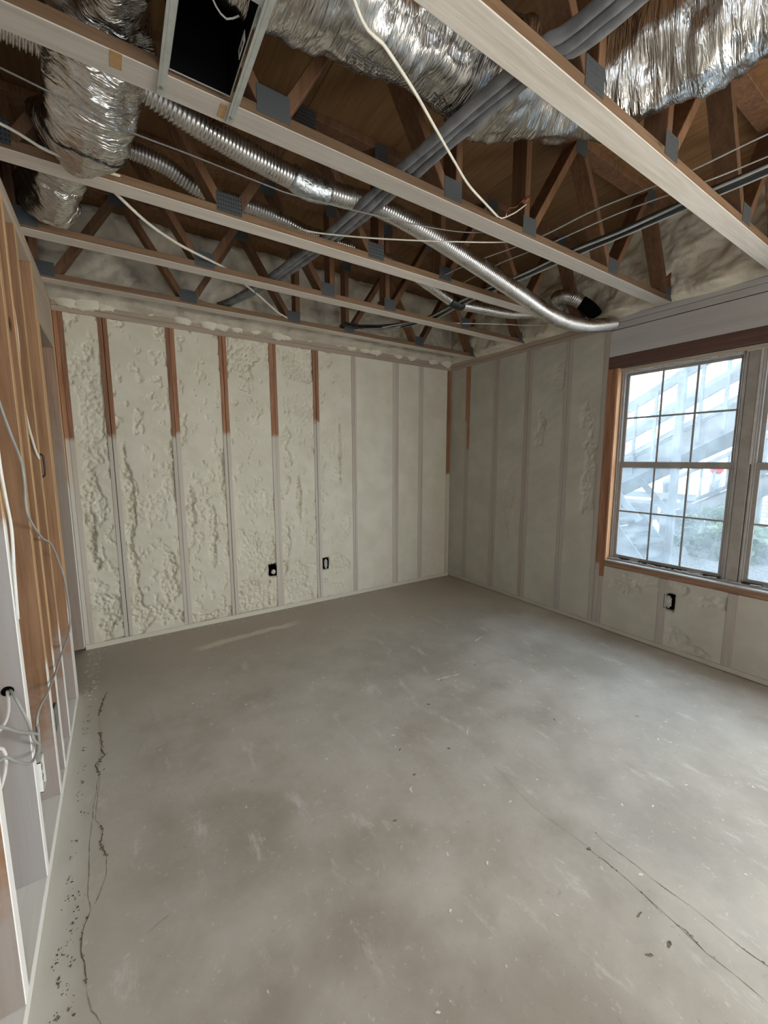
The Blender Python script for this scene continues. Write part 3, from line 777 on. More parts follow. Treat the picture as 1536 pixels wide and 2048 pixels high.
# ------------------------------------------------------------------ register boot between the hanger rails
rb = thing('register_boot', 'black-lined metal register boot hung open-end-down between two grey hanger rails', 'air vent', (0.285, 1.27, 2.54))
mb = MB()
bx0, bx1, by0, by1, bz0, bz1 = 0.207, 0.372, 1.125, 1.428, 2.548, 2.85
mb.box(bx0, bx0 + .003, by0, by1, bz0, bz1); mb.box(bx1 - .003, bx1, by0, by1, bz0, bz1); mb.box(bx0, bx1, by0, by0 + .003, bz0, bz1); mb.box(bx0, bx1, by1 - .003, by1, bz0, bz1); mb.box(bx0, bx1, by0, by1, bz1 - .003, bz1)
obj('liner', mb, M_black, rb)
mb = MB(); t = .003
mb.box(bx0 - t, bx1 + t, by0 - t, by0, bz0 - .002, bz0 + .03).box(bx0 - t, bx1 + t, by1, by1 + t, bz0 - .002, bz0 + .03).box(bx0 - t, bx0, by0, by1, bz0 - .002, bz0 + .03).box(bx1, bx1 + t, by0, by1, bz0 - .002, bz0 + .03)
obj('rim_flange', mb, M_galv_p, rb)
for i, x in enumerate((0.181, 0.378)):
    mb = MB().box(x, x + .022, 0.80, 1.52, 2.534, 2.5375).box(x + (.0 if i == 0 else .0195), x + (.0025 if i == 0 else .022), 0.80, 1.52, 2.5375, 2.5395).box(x + .008, x + .009, .8, 1.52, 2.5335, 2.534)
    r_ = obj('hanger_rail', mb, M_galv_p, rb)
    for y in (1.49, .86): obj('screw', MB().cyl((x + .011, y, 2.530), (x + .011, y, 2.534), .005, 10), M_brass, r_)
box('cross_rail', .204, .378, 1.03, 1.12, 2.541, 2.546, M_galv_p, rb)
tube('wire_loop', [(.27, 1.19, 2.60), (.29, 1.225, 2.59), (.325, 1.25, 2.59), (.355, 1.235, 2.60)], .0022, M_white, rb)
tg = box('sticker', .3675, .3685, 1.235, 1.30, 2.551, 2.575, M_white, rb)
mb = MB().add([(.3672, 1.25, 2.556), (.3672, 1.268, 2.556), (.3672, 1.26, 2.571)], [(0, 1, 2)]).add([(.3672, 1.275, 2.557), (.3672, 1.29, 2.557), (.3672, 1.29, 2.569), (.3672, 1.275, 2.569)], [(0, 1, 2, 3)])
obj('printed_mark', mb, M_ink, tg)

# ------------------------------------------------------------------ foil-jacketed ducts
def foil_r(seed, amp):
    def f(Sg, T):
        u = np.abs(T / PI - 1) * PI
        w = np.abs(fbm(Sg * 30 + seed + 1.5 * np.cos(T + seed), u * 1.6 + seed, 3) - 0.5)
        l = fbm(Sg * 7 + seed * 3, u * 1.2 + 9, 2) - 0.5
        hel = np.sin(Sg * 2 * PI / 0.055 + T) * 0.0022
        return amp * (-w * 0.035 + l * 0.09) + hel
    return f
def print_panel(sw, s0, s1, t0, t1, parent, lines=4, mark=False):
    mb = MB()
    def rib(a, b, w=0.0022):
        k = 10
        pts = [(a[0] + (b[0] - a[0]) * i / k, a[1] + (b[1] - a[1]) * i / k) for i in range(k + 1)]
        for p, q in zip(pts, pts[1:]):
            A = sw.at(*p, off=.0045); B = sw.at(*q, off=.0045)
            mb.bar(tuple(A), tuple(B), w, 0.001, up=tuple(A - sw.q[int(np.argmin(np.abs(sw.s - p[0])))]))
    rib((s0, t0), (s1, t0)); rib((s1, t0), (s1, t1)); rib((s1, t1), (s0, t1)); rib((s0, t1), (s0, t0))
    for i in range(lines):
        t = t0 + (t1 - t0) * (i + 1) / (lines + 1); s = s0 + (s1 - s0) * .06
        while s < s1 - (s1 - s0) * .1:
            l = random.uniform(.008, .02); rib((s, t), (min(s + l, s1 - .005), t), 0.0035); s += l + .006
    return obj('printed_panel', mb, M_ink, parent)

fd = thing('foil_duct', 'fat crinkled silver foil duct running between the nearest two trusses and turning through one', 'duct', (0.9, 1.1, 2.57))
sw1 = Sweep([(-.35, 1.12, 2.78), (.2, 1.12, 2.745), (.6, 1.125, 2.735), (.9, 1.145, 2.775), (1.12, 1.145, 2.79), (1.34, 1.10, 2.785), (1.51, .96, 2.78), (1.60, .75, 2.775), (1.66, .5, 2.775), (1.76, .2, 2.78), (1.9, -.3, 2.80), (2.05, -.9, 2.82)], 0.160, 420, 80, foil_r(1.7, 1.0))
o = obj('jacket', sw1.mb(), M_foil, fd, smooth=True); sw1.uv_attr(o)
def theta_for(sw, s, target):
    best = min(np.linspace(0, 2 * PI, 73), key=lambda t: -float((sw.at(s, t) - sw.q[int(np.argmin(np.abs(sw.s - s)))]) @ np.array(target)))
    return best
t_dn = theta_for(sw1, 1.2, (0, .45, -.9)); t_d2 = theta_for(sw1, 2.4, (.75, 0, -.65))
print_panel(sw1, .98, 1.18, t_dn - .25, t_dn + .28, fd); print_panel(sw1, 1.30, 1.52, t_dn - .22, t_dn + .3, fd)
print_panel(sw1, 2.32, 2.52, t_d2 - .3, t_d2 + .25, fd, 0); print_panel(sw1, 2.56, 2.80, t_d2 - .3, t_d2 + .25, fd, 5)
# round certification mark: ring and two letters
mb = MB(); sc_, tc_ = 2.37, t_d2 + .1
def polyl(pts, w=.0032):
    for p, q in zip(pts, pts[1:]):
        A = sw1.at(sc_ + p[0], tc_ + p[1] / .16, off=.0055); B = sw1.at(sc_ + q[0], tc_ + q[1] / .16, off=.0055)
        mb.bar(tuple(A), tuple(B), w, .001, up=tuple(A - sw1.q[int(np.argmin(np.abs(sw1.s - sc_ - p[0])))]))
polyl([(.022 * math.cos(a), .022 * math.sin(a)) for a in np.linspace(0, 2 * PI, 21)])
polyl([(-.011, .010), (-.011, -.004), (-.007, -.009), (-.003, -.004), (-.003, .010)]); polyl([(.003, .010), (.003, -.009), (.011, -.009)])
obj('printed_mark', mb, M_ink, fd)

fd2 = thing('foil_duct', 'plump silver foil duct sagging in loops over the trusses at upper left', 'duct', (0.02, 1.8, 2.43))
sw2 = Sweep([(.10, .4, 2.80), (.08, .9, 2.75), (.075, 1.25, 2.715), (.06, 1.50, 2.71), (.03, 1.65, 2.61), (.0, 1.80, 2.545), (-.02, 1.95, 2.60), (-.06, 2.12, 2.71), (-.11, 2.30, 2.67), (-.15, 2.46, 2.655), (-.2, 2.74, 2.71), (-.3, 3.0, 2.76), (-.6, 3.15, 2.8)], 0.118, 380, 72, foil_r(8.3, 0.8))
o = obj('jacket', sw2.mb(), M_foil, fd2, smooth=True); sw2.uv_attr(o)
k = int(np.argmin(np.abs(sw2.q[:, 1] - 1.84)))
mb = MB()
pts = [sw2.at(sw2.s[k] + .05 * math.cos(a), a, off=.003) for a in np.linspace(0, 2 * PI, 33)]
for a, b in zip(pts, pts[1:]): mb.bar(tuple(a), tuple(b), .004, .003)
obj('strap', mb, M_blackp, fd2)

# ------------------------------------------------------------------ corrugated aluminium ducts
def corr(pitch, amp):
    return lambda Sg, T: amp * np.sin(2 * PI * Sg / pitch + T) + 0.0
def flex(name, pts, r, parent, pitch=.014, amp=.0034, m=28):
    L = spline(pts, 10)[1][-1]
    return obj(name, Sweep(pts, r, int(L / pitch * 5), m, corr(pitch, amp)).mb(), M_flex, parent, smooth=True)
fa = thing('flexible_duct', 'long ribbed aluminium duct running right, behind the second truss, to the window wall', 'duct', (1.5, 1.78, 2.45))
flex('tube', [(.14, 1.68, 2.655), (.30, 1.70, 2.625), (.50, 1.74, 2.615), (.72, 1.775, 2.61)], .040, fa)
flex('tube', [(.70, 1.77, 2.612), (.92, 1.79, 2.625), (1.12, 1.79, 2.645), (1.42, 1.80, 2.62), (1.82, 1.82, 2.56), (2.22, 1.83, 2.485), (2.52, 1.84, 2.43), (2.78, 1.85, 2.415), (3.02, 1.85, 2.43), (3.22, 1.85, 2.468), (3.365, 1.85, 2.50)], [.043, .044, .046, .048], fa)
tube('tape_sleeve', [(.695, 1.765, 2.612), (.76, 1.78, 2.605), (.87, 1.787, 2.617)], [.046, .050, .047], M_tape, fa, n=20, m=24, rfun=lambda Sg, T: .004 * (fbm(Sg * 60, np.abs(T - PI) * 3, 2) - .5))
fa0 = thing('flexible_duct', 'short ribbed aluminium duct left of the sagging foil duct, under the second truss', 'duct', (-.2, 1.66, 2.6))
flex('tube', [(-.50, 1.62, 2.64), (-.30, 1.65, 2.645), (-.17, 1.67, 2.65), (-.085, 1.68, 2.65)], .038, fa0)
fb = thing('flexible_duct', 'ribbed aluminium duct behind the third truss, wrapped once in black tape', 'duct', (1.7, 2.4, 2.6))
flex('tube', [(-.2, 2.36, 2.86), (.12, 2.38, 2.865), (.30, 2.39, 2.85), (.46, 2.40, 2.80), (.70, 2.40, 2.80), (.88, 2.40, 2.785), (1.06, 2.40, 2.76), (1.40, 2.40, 2.755), (1.70, 2.40, 2.735), (1.96, 2.40, 2.665), (2.18, 2.40, 2.60)], [.040, .036, .034, .036], fb)
flex('tube', [(2.24, 2.40, 2.595), (2.46, 2.40, 2.61), (2.8, 2.38, 2.625), (3.05, 2.34, 2.66), (3.29, 2.28, 2.70)], .036, fb)
tube('tape_wrap', [(2.15, 2.40, 2.607), (2.21, 2.40, 2.597), (2.27, 2.40, 2.597)], .042, M_blackp, fb, n=8, m=20)
vh = thing('vent_hose', 'grey hooked vent hose with a black cuff above the window-wall plate', 'duct', (3.25, 2.05, 2.6))
flex('tube', [(3.36, 2.28, 2.72), (3.22, 2.26, 2.755), (3.12, 2.17, 2.755), (3.14, 2.07, 2.72), (3.19, 2.02, 2.68)], .050, vh, .011, .0016)
tube('cuff', [(3.19, 2.02, 2.68), (3.225, 1.985, 2.645), (3.26, 1.955, 2.60), (3.27, 1.94, 2.57)], [.049, .051, .051], M_black, vh, n=12, m=24)

# ------------------------------------------------------------------ insulated pipes, cables
PP = [(1.17, .2, 2.598), (1.15, .75, 2.598), (1.115, .865, 2.598), (1.085, 1.2, 2.597), (1.07, 1.49, 2.598), (1.05, 1.8, 2.595), (1.025, 2.11, 2.598), (.98, 2.4, 2.596), (.935, 2.73, 2.598), (.87, 3.0, 2.592), (.80, 3.28, 2.60), (.77, 3.45, 2.62)]
PLAB = ['grey foam-sleeved pipe crossing over the trusses, left one of three side by side', 'grey foam-sleeved pipe crossing over the trusses, middle one of three side by side', 'grey foam-sleeved pipe crossing over the trusses, right one of three side by side']
for i in range(3):
    pts = [(x + (i - 1) * .0335 * (1 if k < 8 else .75), y, z + .004 * math.sin(k * 1.7 + i * 2)) for k, (x, y, z) in enumerate(PP)]
    s = 3.1 * i
    o = tube('insulated_pipe', pts, 0.0165, M_pipe, n=130, m=14, rfun=lambda Sg, T, s=s: .006 * (fbm(Sg * 11 + s, np.abs(T - PI) + s, 2) - .5))
    tag(o, PLAB[i], 'pipe', 'grey insulated pipes')

cb = thing('cable_bundle', 'bundle of thin black cables lying straight across the trusses towards the window', 'cable', (2.22, 1.5, 2.58))
for k in range(11):
    dx = (k % 6 - 2.5) * .0125; dz = (k // 6) * .009
    j = lambda a: random.uniform(-a, a)
    pts = [(2.25 + dx * 1.2, -.2, 2.588 + dz), (2.255 + dx, .6, 2.585 + dz), (2.245 + dx, .865, 2.584 + dz), (2.24 + dx + j(.006), 1.2, 2.584 + dz + j(.006)), (2.225 + dx, 1.49, 2.584 + dz), (2.23 + dx * .8 + j(.01), 1.8, 2.586 + dz + j(.008)), (2.21 + dx, 2.11, 2.584 + dz), (2.23 + dx + j(.01), 2.45, 2.588 + dz), (2.24 + dx, 2.735, 2.584 + dz), (2.15 + dx + j(.03), 3.0, 2.585 + dz + j(.01)), (2.0 + j(.05) - .02 * (k % 4), 3.20, 2.585 + j(.012)), (1.85 - .03 * (k % 5) + j(.03), 3.29, 2.60 + j(.02))]
    tube('cable', pts, .0052 + .001 * random.random(), M_blackp if k % 5 else M_greyc, cb, n=110, m=7)
def cable(label, pts, r, mat, group='loose cables overhead'):
    return tag(tube('cable', pts, r, mat), label, 'cable', group)
cable('thin grey cable above the black bundle, nearer the camera of the two', [(2.08, .3, 2.60), (2.04, .62, 2.60), (2.0, .86, 2.585), (1.96, 1.2, 2.60), (1.92, 1.49, 2.585), (1.85, 1.9, 2.6), (1.8, 2.1, 2.584)], .003, M_greyc)
cable('thin grey cable running right beside the black bundle', [(2.22, .3, 2.60), (2.18, .7, 2.60), (2.12, .865, 2.585), (2.08, 1.15, 2.60), (2.02, 1.49, 2.584), (2.0, 1.8, 2.6), (1.98, 2.1, 2.584)], .003, M_greyc)
rx = thing('electrical_cable', 'cream cable slanting down in front of the foil duct, ending in bare copper', 'cable', (1.2, 1.25, 2.5), 'loose cables overhead')
tube('sheath', [(.24, .66, 2.53), (.54, .95, 2.50), (.66, 1.0, 2.50), (.80, 1.06, 2.498), (.93, 1.13, 2.505), (1.10, 1.22, 2.512), (1.25, 1.30, 2.525), (1.42, 1.375, 2.548), (1.565, 1.432, 2.562)], .0054, M_romex, rx, squash=(1, .75))
tube('sheath_end', [(1.565, 1.432, 2.562), (1.60, 1.435, 2.566), (1.66, 1.438, 2.60), (1.70, 1.438, 2.625), (1.77, 1.438, 2.68)], .003, M_romex, rx)
tube('copper_wire', [(1.62, 1.434, 2.575), (1.64, 1.432, 2.62), (1.69, 1.432, 2.64), (1.75, 1.432, 2.70)], .0016, M_copper, rx)
obj('wire_nut', MB().cyl((1.745, 1.432, 2.68), (1.785, 1.43, 2.715), .009, 8, .006), M_copper, rx)
cable('thin grey cable sagging across the foil and ribbed ducts to the second truss', [(-.40, 1.64, 2.545), (-.09, 1.595, 2.475), (.08, 1.60, 2.452), (.28, 1.60, 2.448), (.53, 1.60, 2.44), (.66, 1.60, 2.442), (1.05, 1.60, 2.482), (1.42, 1.59, 2.528), (1.66, 1.565, 2.575)], .0026, M_dgrey)
cable('thin white cable crossing the ribbed duct lower down, from the grey pipes', [(.85, 2.07, 2.584), (.95, 2.02, 2.57), (1.20, 1.88, 2.555), (1.52, 1.70, 2.552), (1.80, 1.57, 2.572), (1.85, 1.5, 2.585)], .0036, M_romex)
cable('thick cream cable hanging from the third truss to the fourth at left', [(-.1, 2.02, 2.62), (.055, 2.16, 2.565), (.20, 2.33, 2.545), (.34, 2.47, 2.55), (.45, 2.57, 2.565), (.60, 2.70, 2.588), (.68, 2.76, 2.588), (.75, 2.84, 2.585), (.90, 2.98, 2.578), (1.03, 3.12, 2.572), (1.13, 3.22, 2.566), (1.24, 3.326, 2.575)], .0068, M_romex)
cable('white cable running level from the black-taped duct to the window wall', [(2.40, 2.72, 2.584), (2.52, 2.70, 2.586), (2.75, 2.62, 2.60), (2.95, 2.55, 2.61), (3.1, 2.5, 2.615), (3.3, 2.42, 2.63)], .004, M_romex)
cable('cream cable lying in the shadow at the far left, above the third truss', [(-.5, 1.86, 2.54), (-.23, 1.90, 2.52), (-.12, 1.92, 2.495), (.02, 2.0, 2.53), (.12, 2.1, 2.585)], .005, M_romex)

# ------------------------------------------------------------------ electrical boxes
def receptacle_box(label, c, ax, size=(.052, .098), recep=True, blob=False, box_m=None):
    """open device box; ax = direction it faces"""
    ax = Vector(ax); side = Vector((0, 0, 1)).cross(ax); c = Vector(c)
    t = thing('outlet_box', label, 'electrical box', tuple(c), 'electrical boxes')
    w, h = size; dpt = .045
    def B(mb, u0, u1, v0, v1, d0, d1):
        p = [c + side * u + Vector((0, 0, v)) + ax * d for u in (u0, u1) for v in (v0, v1) for d in (d0, d1)]
        return mb.add([tuple(q) for q in p], [(0, 1, 3, 2), (4, 6, 7, 5), (0, 4, 5, 1), (2, 3, 7, 6), (0, 2, 6, 4), (1, 5, 7, 3)])
    mb = MB(); e = .0025
    B(mb, -w / 2, -w / 2 + e, -h / 2, h / 2, -dpt, 0.003); B(mb, w / 2 - e, w / 2, -h / 2, h / 2, -dpt, 0.003); B(mb, -w / 2, w / 2, -h / 2, -h / 2 + e, -dpt, 0.003); B(mb, -w / 2, w / 2, h / 2 - e, h / 2, -dpt, 0.003); B(mb, -w / 2, w / 2, -h / 2, h / 2, -dpt, -dpt + e)
    obj('housing', mb, box_m or M_black, t)
    if recep:
        mb = MB(); B(mb, -.017, .017, -.034, .034, -.02, -.004)
        body = obj('receptacle', mb, M_recept, t, bevel=.004)
        for v in (-.019, .019):
            mb = MB()
            k = 14
            ctr = c + Vector((0, 0, v)) + ax * -.004
            mb.cyl(tuple(ctr), tuple(ctr + ax * .004), .0155, k)
            f = obj('outlet_face', mb, M_recept, body)
        mb = MB()
        for v in (-.019, .019):
            B(mb, -.0075, -.0045, v - .001, v + .008, -.001, .0008); B(mb, .0045, .0075, v - .001, v + .008, -.001, .0008); B(mb, -.0022, .0022, v - .010, v - .006, -.001, .0008)
        obj('slot', mb, M_black, body)
        mb = MB(); B(mb, -.009, .009, .034, .047, -.006, -.004); B(mb, -.009, .009, -.047, -.034, -.006, -.004); obj('mounting_ear', mb, M_galv, t)
    if blob:
        th, ph = np.meshgrid(np.linspace(0, 2 * PI, 14), np.linspace(0, PI, 9), indexing='ij')
        rr = .021 * (.8 + .4 * vnoise(th * 2, ph * 2))
        P = np.stack([c.x + .004 + rr * np.sin(ph) * np.cos(th), c.y - ax.y * .012 + .7 * rr * np.sin(ph) * np.sin(th), c.z - .018 + rr * 1.1 * np.cos(ph)], -1)
        obj('foam_blob', gridmesh(P), M_foam, t, smooth=True)
    return t
receptacle_box('black outlet box with a dusty duplex receptacle, in the foam under the window', (W - 0.001, OUT[0], OUT[1]), (-1, 0, 0), (.062, .104))
receptacle_box('black box on the far wall half filled by a white foam blob', (1.172, D - 0.008, .402), (0, -1, 0), (.062, .098), recep=False, blob=True)
receptacle_box('outlet box with a pale receptacle on the far wall, right of the foam-filled box', (1.718, D - 0.008, .388), (0, -1, 0), (.055, .102))
receptacle_box('white outlet box nailed beside an oversprayed left-wall stud near the floor', (LX + .006, 1.722, .375), (1, 0, 0), (.058, .11), box_m=M_white)
bt = thing('switch_bracket', 'bent galvanised bracket between two left-wall studs near the floor', 'electrical box', (LX, 2.11, .35), 'electrical boxes')
mb = MB().box(LX - .05, LX + .004, 2.103, 2.106, .30, .40).box(LX + .001, LX + .004, 2.103, 2.17, .30, .40).box(LX - .05, LX + .004, 2.167, 2.17, .30, .40)
obj('bracket', mb, M_galv, bt, bevel=.0008)
mb = MB().box(LX - .012, LX + .001, 2.12, 2.153, .315, .385); obj('device', mb, M_galv_p, bt, bevel=.003)
st = thing('staple_clip', 'small black wire staple on a bare left-wall stud', 'clip', (LX + .004, 2.51, 1.42))
tube('clip', [(LX + .001, 2.505, 1.475), (LX + .010, 2.507, 1.470), (LX + .012, 2.509, 1.43), (LX + .012, 2.51, 1.40), (LX + .009, 2.512, 1.37), (LX + .001, 2.513, 1.365)], .004, M_blackp, st)

tube_l = lambda label, pts, r, m: tag(tube('cable', pts, r, m), label, 'cable', 'cables on the left wall')
tube_l('long cable looping down across the left-wall studs, dark above and white below', [(-.287, 1.60, 1.75), (-.287, 1.722, 1.623), (-.285, 1.816, 1.537), (-.283, 1.931, 1.447), (-.283, 1.953, 1.375), (-.283, 1.93, 1.286), (-.283, 1.975, 1.227), (-.28, 2.163, 1.129), (-.275, 2.40, 1.045), (-.265, 2.60, .83), (-.265, 2.66, .62), (-.27, 2.60, .55), (-.28, 2.45, .535), (-.283, 2.15, .54), (-.285, 1.938, .559), (-.286, 1.771, .587), (-.288, 1.716, .572), (-.290, 1.708, .50), (-.30, 1.71, .43)], .0042, M_greyc)
tube_l('grey cable bent out of the dark hole in a left-wall stud', [(-.335, 1.66, .730), (-.32, 1.62, .728), (-.308, 1.59, .72), (-.291, 1.598, .642), (-.285, 1.622, .556), (-.284, 1.68, .50), (-.30, 1.715, .43)], .0042, M_greyc)
tube_l('white cable looping from the stud hole toward the camera', [(-.339, 1.66, .728), (-.33, 1.61, .724), (-.322, 1.55, .705), (-.323, 1.48, .70), (-.335, 1.38, .715), (-.333, 1.37, .70), (-.322, 1.44, .66), (-.32, 1.46, .61), (-.325, 1.42, .57), (-.335, 1.35, .56), (-.345, 1.3, .6)], .0048, M_white)
tube_l('grey cable swinging level across the white stud edge above the outlet box', [(-.288, 1.20, .85), (-.285, 1.288, .80), (-.283, 1.44, .694), (-.285, 1.66, .555), (-.286, 1.70, .52), (-.30, 1.72, .43)], .0042, M_greyc)
tube_l('grey cable dipping in a low curve beside the white outlet box', [(-.287, 1.712, .56), (-.284, 1.69, .52), (-.283, 1.645, .505), (-.284, 1.54, .53), (-.285, 1.38, .645), (-.288, 1.30, .71), (-.30, 1.2, .74)], .0042, M_greyc)
tube_l('cream cable stapled up the inside of a left-wall stud', [(-.335, 2.484, 2.46), (-.332, 2.482, 2.2), (-.326, 2.480, 2.0), (-.332, 2.482, 1.8), (-.328, 2.484, 1.65), (-.31, 2.486, 1.5), (-.298, 2.488, 1.45)], .005, M_romex)
tube_l('white cable hanging down the edge of an oversprayed left-wall stud', [(-.291, 1.63, 2.0), (-.291, 1.655, 1.6), (-.290, 1.65, 1.433), (-.288, 1.662, 1.327), (-.286, 1.676, 1.232), (-.29, 1.665, 1.10), (-.294, 1.66, .95)], .0042, M_white)
obj('stud_hole', MB().cyl((-.337, 1.6478, .728), (-.337, 1.6470, .728), .016, 16), M_black, lw)

# ------------------------------------------------------------------ outside the window
M_grey_w = wood('weathered_wood', (0.16, 0.168, 0.17), (0.115, 0.12, 0.122), 'y', knots=False)
M_grey_v = wood('weathered_wood_v', (0.17, 0.178, 0.18), (0.12, 0.125, 0.127), 'z', knots=False)
M_siding = plain('white_siding', (0.80, 0.79, 0.74), 0.7, vary=0.03, scale=3)
M_trimw = plain('white_trim', (0.85, 0.85, 0.83), 0.6, vary=0.02)
M_shut = plain('shutter_grey', (0.30, 0.30, 0.29), 0.7)
M_gravel = plain('gravel', (0.19, 0.185, 0.185), 0.95, vary=0.5, scale=30, bumpd=0.03)
M_leaf = plain('shrub_leaf', (0.10, 0.155, 0.075), 0.7, vary=0.4, scale=3)
M_red = plain('red_plastic', (0.75, 0.03, 0.04), 0.5)
def brick_mat():
    m, nt, b = new_mat('yellow_brick')
    g = NN(nt, 'ShaderNodeNewGeometry')
    sep = NN(nt, 'ShaderNodeSeparateXYZ', {0: g.outputs['Position']})
    cbn = NN(nt, 'ShaderNodeCombineXYZ', {0: sep.outputs[1], 1: sep.outputs[2]})
    br = NN(nt, 'ShaderNodeTexBrick', {'Vector': cbn.outputs[0], 'Color1': (0.72, 0.60, 0.36, 1), 'Color2': (0.60, 0.47, 0.26, 1), 'Mortar': (0.35, 0.31, 0.25, 1), 'Scale': 1.0, 'Brick Width': 0.22, 'Row Height': 0.075, 'Mortar Size': 0.008})
    nt.links.new(br.outputs[0], b.inputs['Base Color']); b.inputs['Roughness'].default_value = 0.9
    return m
M_brick = brick_mat()
gr = box('ground', 3.50, 40, -25, 30, -0.35, -0.15, M_gravel); gr['kind'] = 'structure'

def flight(root, xa, xb, y0, z0, y1, z1, n, dirn):
    """stair flight between (y0,z0) and (y1,z1)"""
    for x in (xa, xb):
        obj('stringer', MB().bar((x, y0, z0), (x, y1, z1), .045, .30, up=(0, 0, 1)), M_grey_w, root)
    for k in range(n):
        t = (k + .5) / n; y = y0 + (y1 - y0) * t; z = z0 + (z1 - z0) * t + .06
        box('tread', xa + .023, xb - .023, y - .15, y + .15, z, z + .04, M_grey_w, root)
sl = thing('staircase', 'weathered grey wooden outdoor staircase rising to the right beyond the window', 'staircase', (7.3, 2.0, -0.15))
A0, A1 = (4.3, 0.76), (-2.6, 4.62)
flight(sl, 7.0, 8.1, A0[0], A0[1], A1[0], A1[1], 22, -1)
sx = 6.96
sl_k = (A1[1] - A0[1]) / (A1[0] - A0[0])
zl = lambda y: A0[1] + (y - A0[0]) * sl_k
for off, w in ((1.02, .14), (.55, .12), (.22, .05)):
    for x in (sx, 8.14):
        obj('rail', MB().bar((x, 4.3, zl(4.3) + off), (x, -2.6, zl(-2.6) + off), .04, w), M_grey_w, sl)
for k in range(24):
    y = 4.2 - k * .285
    box('baluster', sx - .045, sx - .01, y - .019, y + .019, zl(y) - .1, zl(y) + 1.0, M_grey_v, sl)
for y in (4.3, 2.72, 1.1, -.6):
    box('post', sx - .1, sx - .02, y - .045, y + .045, -.15 if y < 4 else .622, zl(y) + 1.06, M_grey_v, sl)
obj('soffit', MB().bar((7.55, 4.3, zl(4.3) - .16), (7.55, -2.6, zl(-2.6) - .16), 1.06, .02), M_grey_w, sl)
ld = thing('stair_landing', 'grey wooden landing with a short flight down, low in the left window panes', 'staircase', (6.9, 4.1, -0.15))
for k in range(9): box('deck_board', 6.1 + k * .22, 6.31 + k * .22, 3.42, 5.2, .58, .62, M_grey_w, ld)
for x, y in ((6.15, 3.5), (6.15, 5.1), (8.0, 3.5), (8.0, 5.1)): box('post', x - .045, x + .045, y - .045, y + .045, -.15, 1.0 if y > 4 else .62, M_grey_v, ld)
box('rim_board', 6.1, 8.06, 3.39, 3.42, .36, .62, M_grey_w, ld)
flight(ld, 6.3, 7.2, 3.40, .50, 2.86, -.15, 4, -1)
for x in (6.26, 7.24): obj('rail', MB().bar((x, 3.4, 1.15), (x, 2.86, .55), .04, .09), M_grey_w, ld)

hs = thing('house', 'white clapboard house with shutters beyond the outdoor stairs', 'house', (12.3, 4, -0.15))
box('wall_core', 12.06, 16, -6, 13, -.15, 7.5, M_siding, hs)
for k in range(34):
    z = .85 + k * .16
    mb = MB().add([(12.06, -6, z), (12.02, -6, z), (12.05, -6, z + .165), (12.06, -6, z + .165), (12.06, 13, z), (12.02, 13, z), (12.05, 13, z + .165), (12.06, 13, z + .165)], [(0, 1, 2, 3), (4, 7, 6, 5), (1, 5, 6, 2), (0, 4, 5, 1), (3, 2, 6, 7)])
    obj('siding_board', mb, M_siding, hs)
for y in (5.55, 9.5, 1.6): box('corner_board', 11.98, 12.06, y - .14, y + .14, .8, 6.5, M_trimw, hs)
for y in (6.9, 4.4, 2.9, .2):
    wf = box('window_frame', 11.97, 12.05, y - .5, y + .5, 2.5, 4.1, M_trimw, hs)
    box('pane', 11.955, 11.97, y - .43, y + .43, 2.57, 4.03, M_shut, wf)
box('foundation', 11.9, 12.06, -6, 13, -.15, .8, M_trimw, hs)
box('roof', 11.4, 16.4, -6.4, 13.4, 7.5, 7.8, M_shut, hs)
bw = box('brick_wall', 10.6, 10.85, -3, 3.15, -.15, .62, M_brick); tag(bw, 'low yellow brick wall at the right edge of the window view', 'wall')

rl = thing('deck_railing', 'farther grey railing with thin balusters sloping behind the stairs', 'railing', (9.4, 2.8, -.15))
y0_, y1_ = 3.9, .9
for off in (0.0, .62):
    obj('rail', MB().bar((9.4, y0_, .30 + off), (9.4, y1_, 2.05 + off), .05, .07), M_grey_w, rl)
obj('skirt_board', MB().bar((9.42, y0_, .05), (9.42, y1_, 1.8), .03, .34), M_grey_w, rl)
for k in range(15):
    y = y0_ - .05 - k * .2; z = .30 + (y0_ - y) * 1.75 / 3
    box('baluster', 9.37, 9.40, y - .017, y + .017, z, z + .62, M_grey_v, rl)
for y in (3.85, 2.4, .95): box('post', 9.40, 9.5, y - .05, y + .05, -.15, .30 + (y0_ - y) * 1.75 / 3 + .7, M_grey_v, rl)
rd = thing('red_box', 'small red box on a grey post seen between the far balusters', 'box', (9.9, 3.17, -.15))  # red object of unclear kind, modelled as a plain box on a post
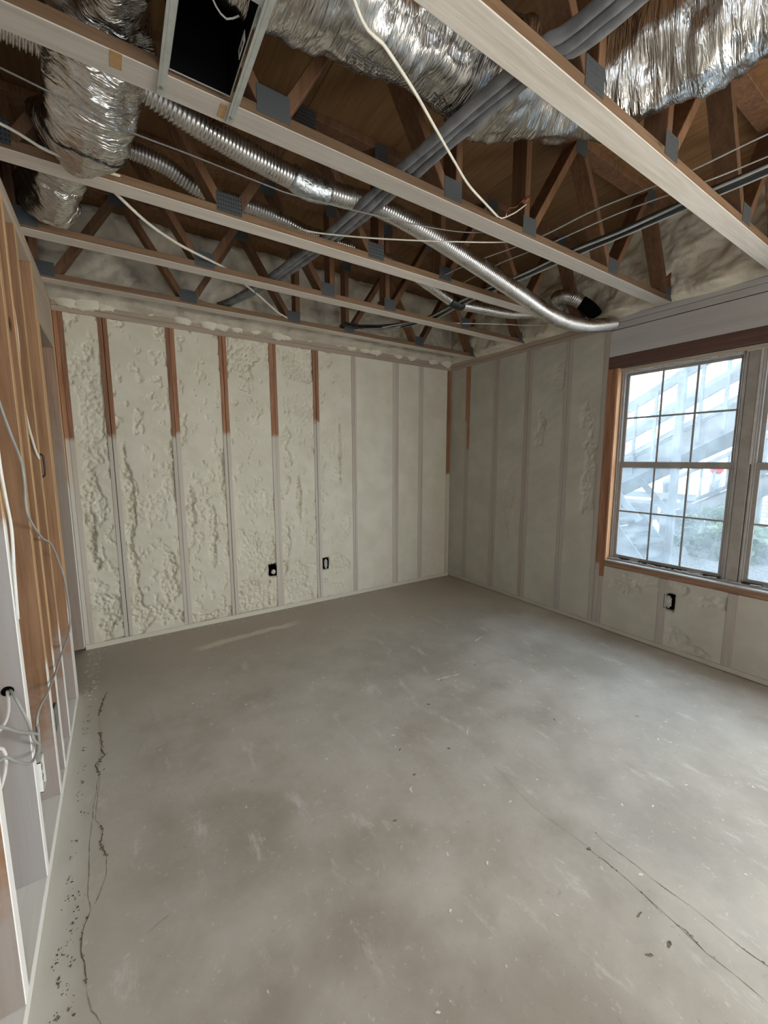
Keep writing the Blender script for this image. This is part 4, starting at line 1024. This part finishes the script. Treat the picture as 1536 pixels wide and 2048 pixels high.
mb = MB().box(9.8, 10.0, 3.08, 3.28, 1.14, 1.36); obj('box_body', mb, M_red, rd, bevel=.05)
box('post', 9.84, 9.96, 3.10, 3.26, -.15, 1.14, M_shut, rd)
bn = thing('bench', 'pale slatted wooden bench low behind the landing', 'bench', (9.0, 4.3, -.15))
for k in range(3): box('slat', 8.7 + k * .17, 8.84 + k * .17, 3.25, 5.3, .30, .34, M_grey_w, bn)
for k in range(2): box('back_slat', 9.24, 9.28, 3.25, 5.3, .46 + k * .17, .58 + k * .17, M_grey_w, bn)
for y in (3.45, 5.1):
    box('leg', 8.72, 8.80, y - .05, y + .05, -.15, .30, M_grey_v, bn); box('leg', 9.22, 9.30, y - .05, y + .05, -.15, .74, M_grey_v, bn)
def shrub(label, x, y, h, r, seed):
    t = thing('shrub', label, 'shrub', (x, y, -.15), 'shrubs outside')
    g = np.random.default_rng(seed); n = 1500
    d = g.normal(size=(n, 3)); d /= np.linalg.norm(d, axis=1)[:, None]; d[:, 2] = np.abs(d[:, 2])
    c = np.array([x, y, -.15]) + d * np.array([r, r, h]) * (0.55 + .45 * g.random((n, 1)))
    a = g.normal(size=(n, 3)); a /= np.linalg.norm(a, axis=1)[:, None]; b = np.cross(a, g.normal(size=(n, 3))); b /= np.linalg.norm(b, axis=1)[:, None]
    L = .05 + .03 * g.random((n, 1))
    V = np.stack([c - a * L, c + b * L * .5, c + a * L, c - b * L * .5], 1).reshape(-1, 3)
    o = obj('foliage', MB().add(V, (np.arange(n * 4).reshape(n, 4)).tolist()), M_leaf, t); o['kind'] = 'stuff'
    mb = MB()
    for k in range(6): mb.cyl((x, y, -.15), (x + g.normal() * r * .4, y + g.normal() * r * .4, h * .6), .012, 6)
    obj('stem', mb, M_shut, t)
shrub('low green shrub beyond the stairs, left of the window mullion', 9.0, 2.75, .75, .75, 1)
shrub('green shrub in the lower right pane, left of the mullion', 8.3, 2.35, .60, .6, 2)
shrub('wide green shrub seen right of the window mullion', 9.6, 1.6, .55, .8, 3)
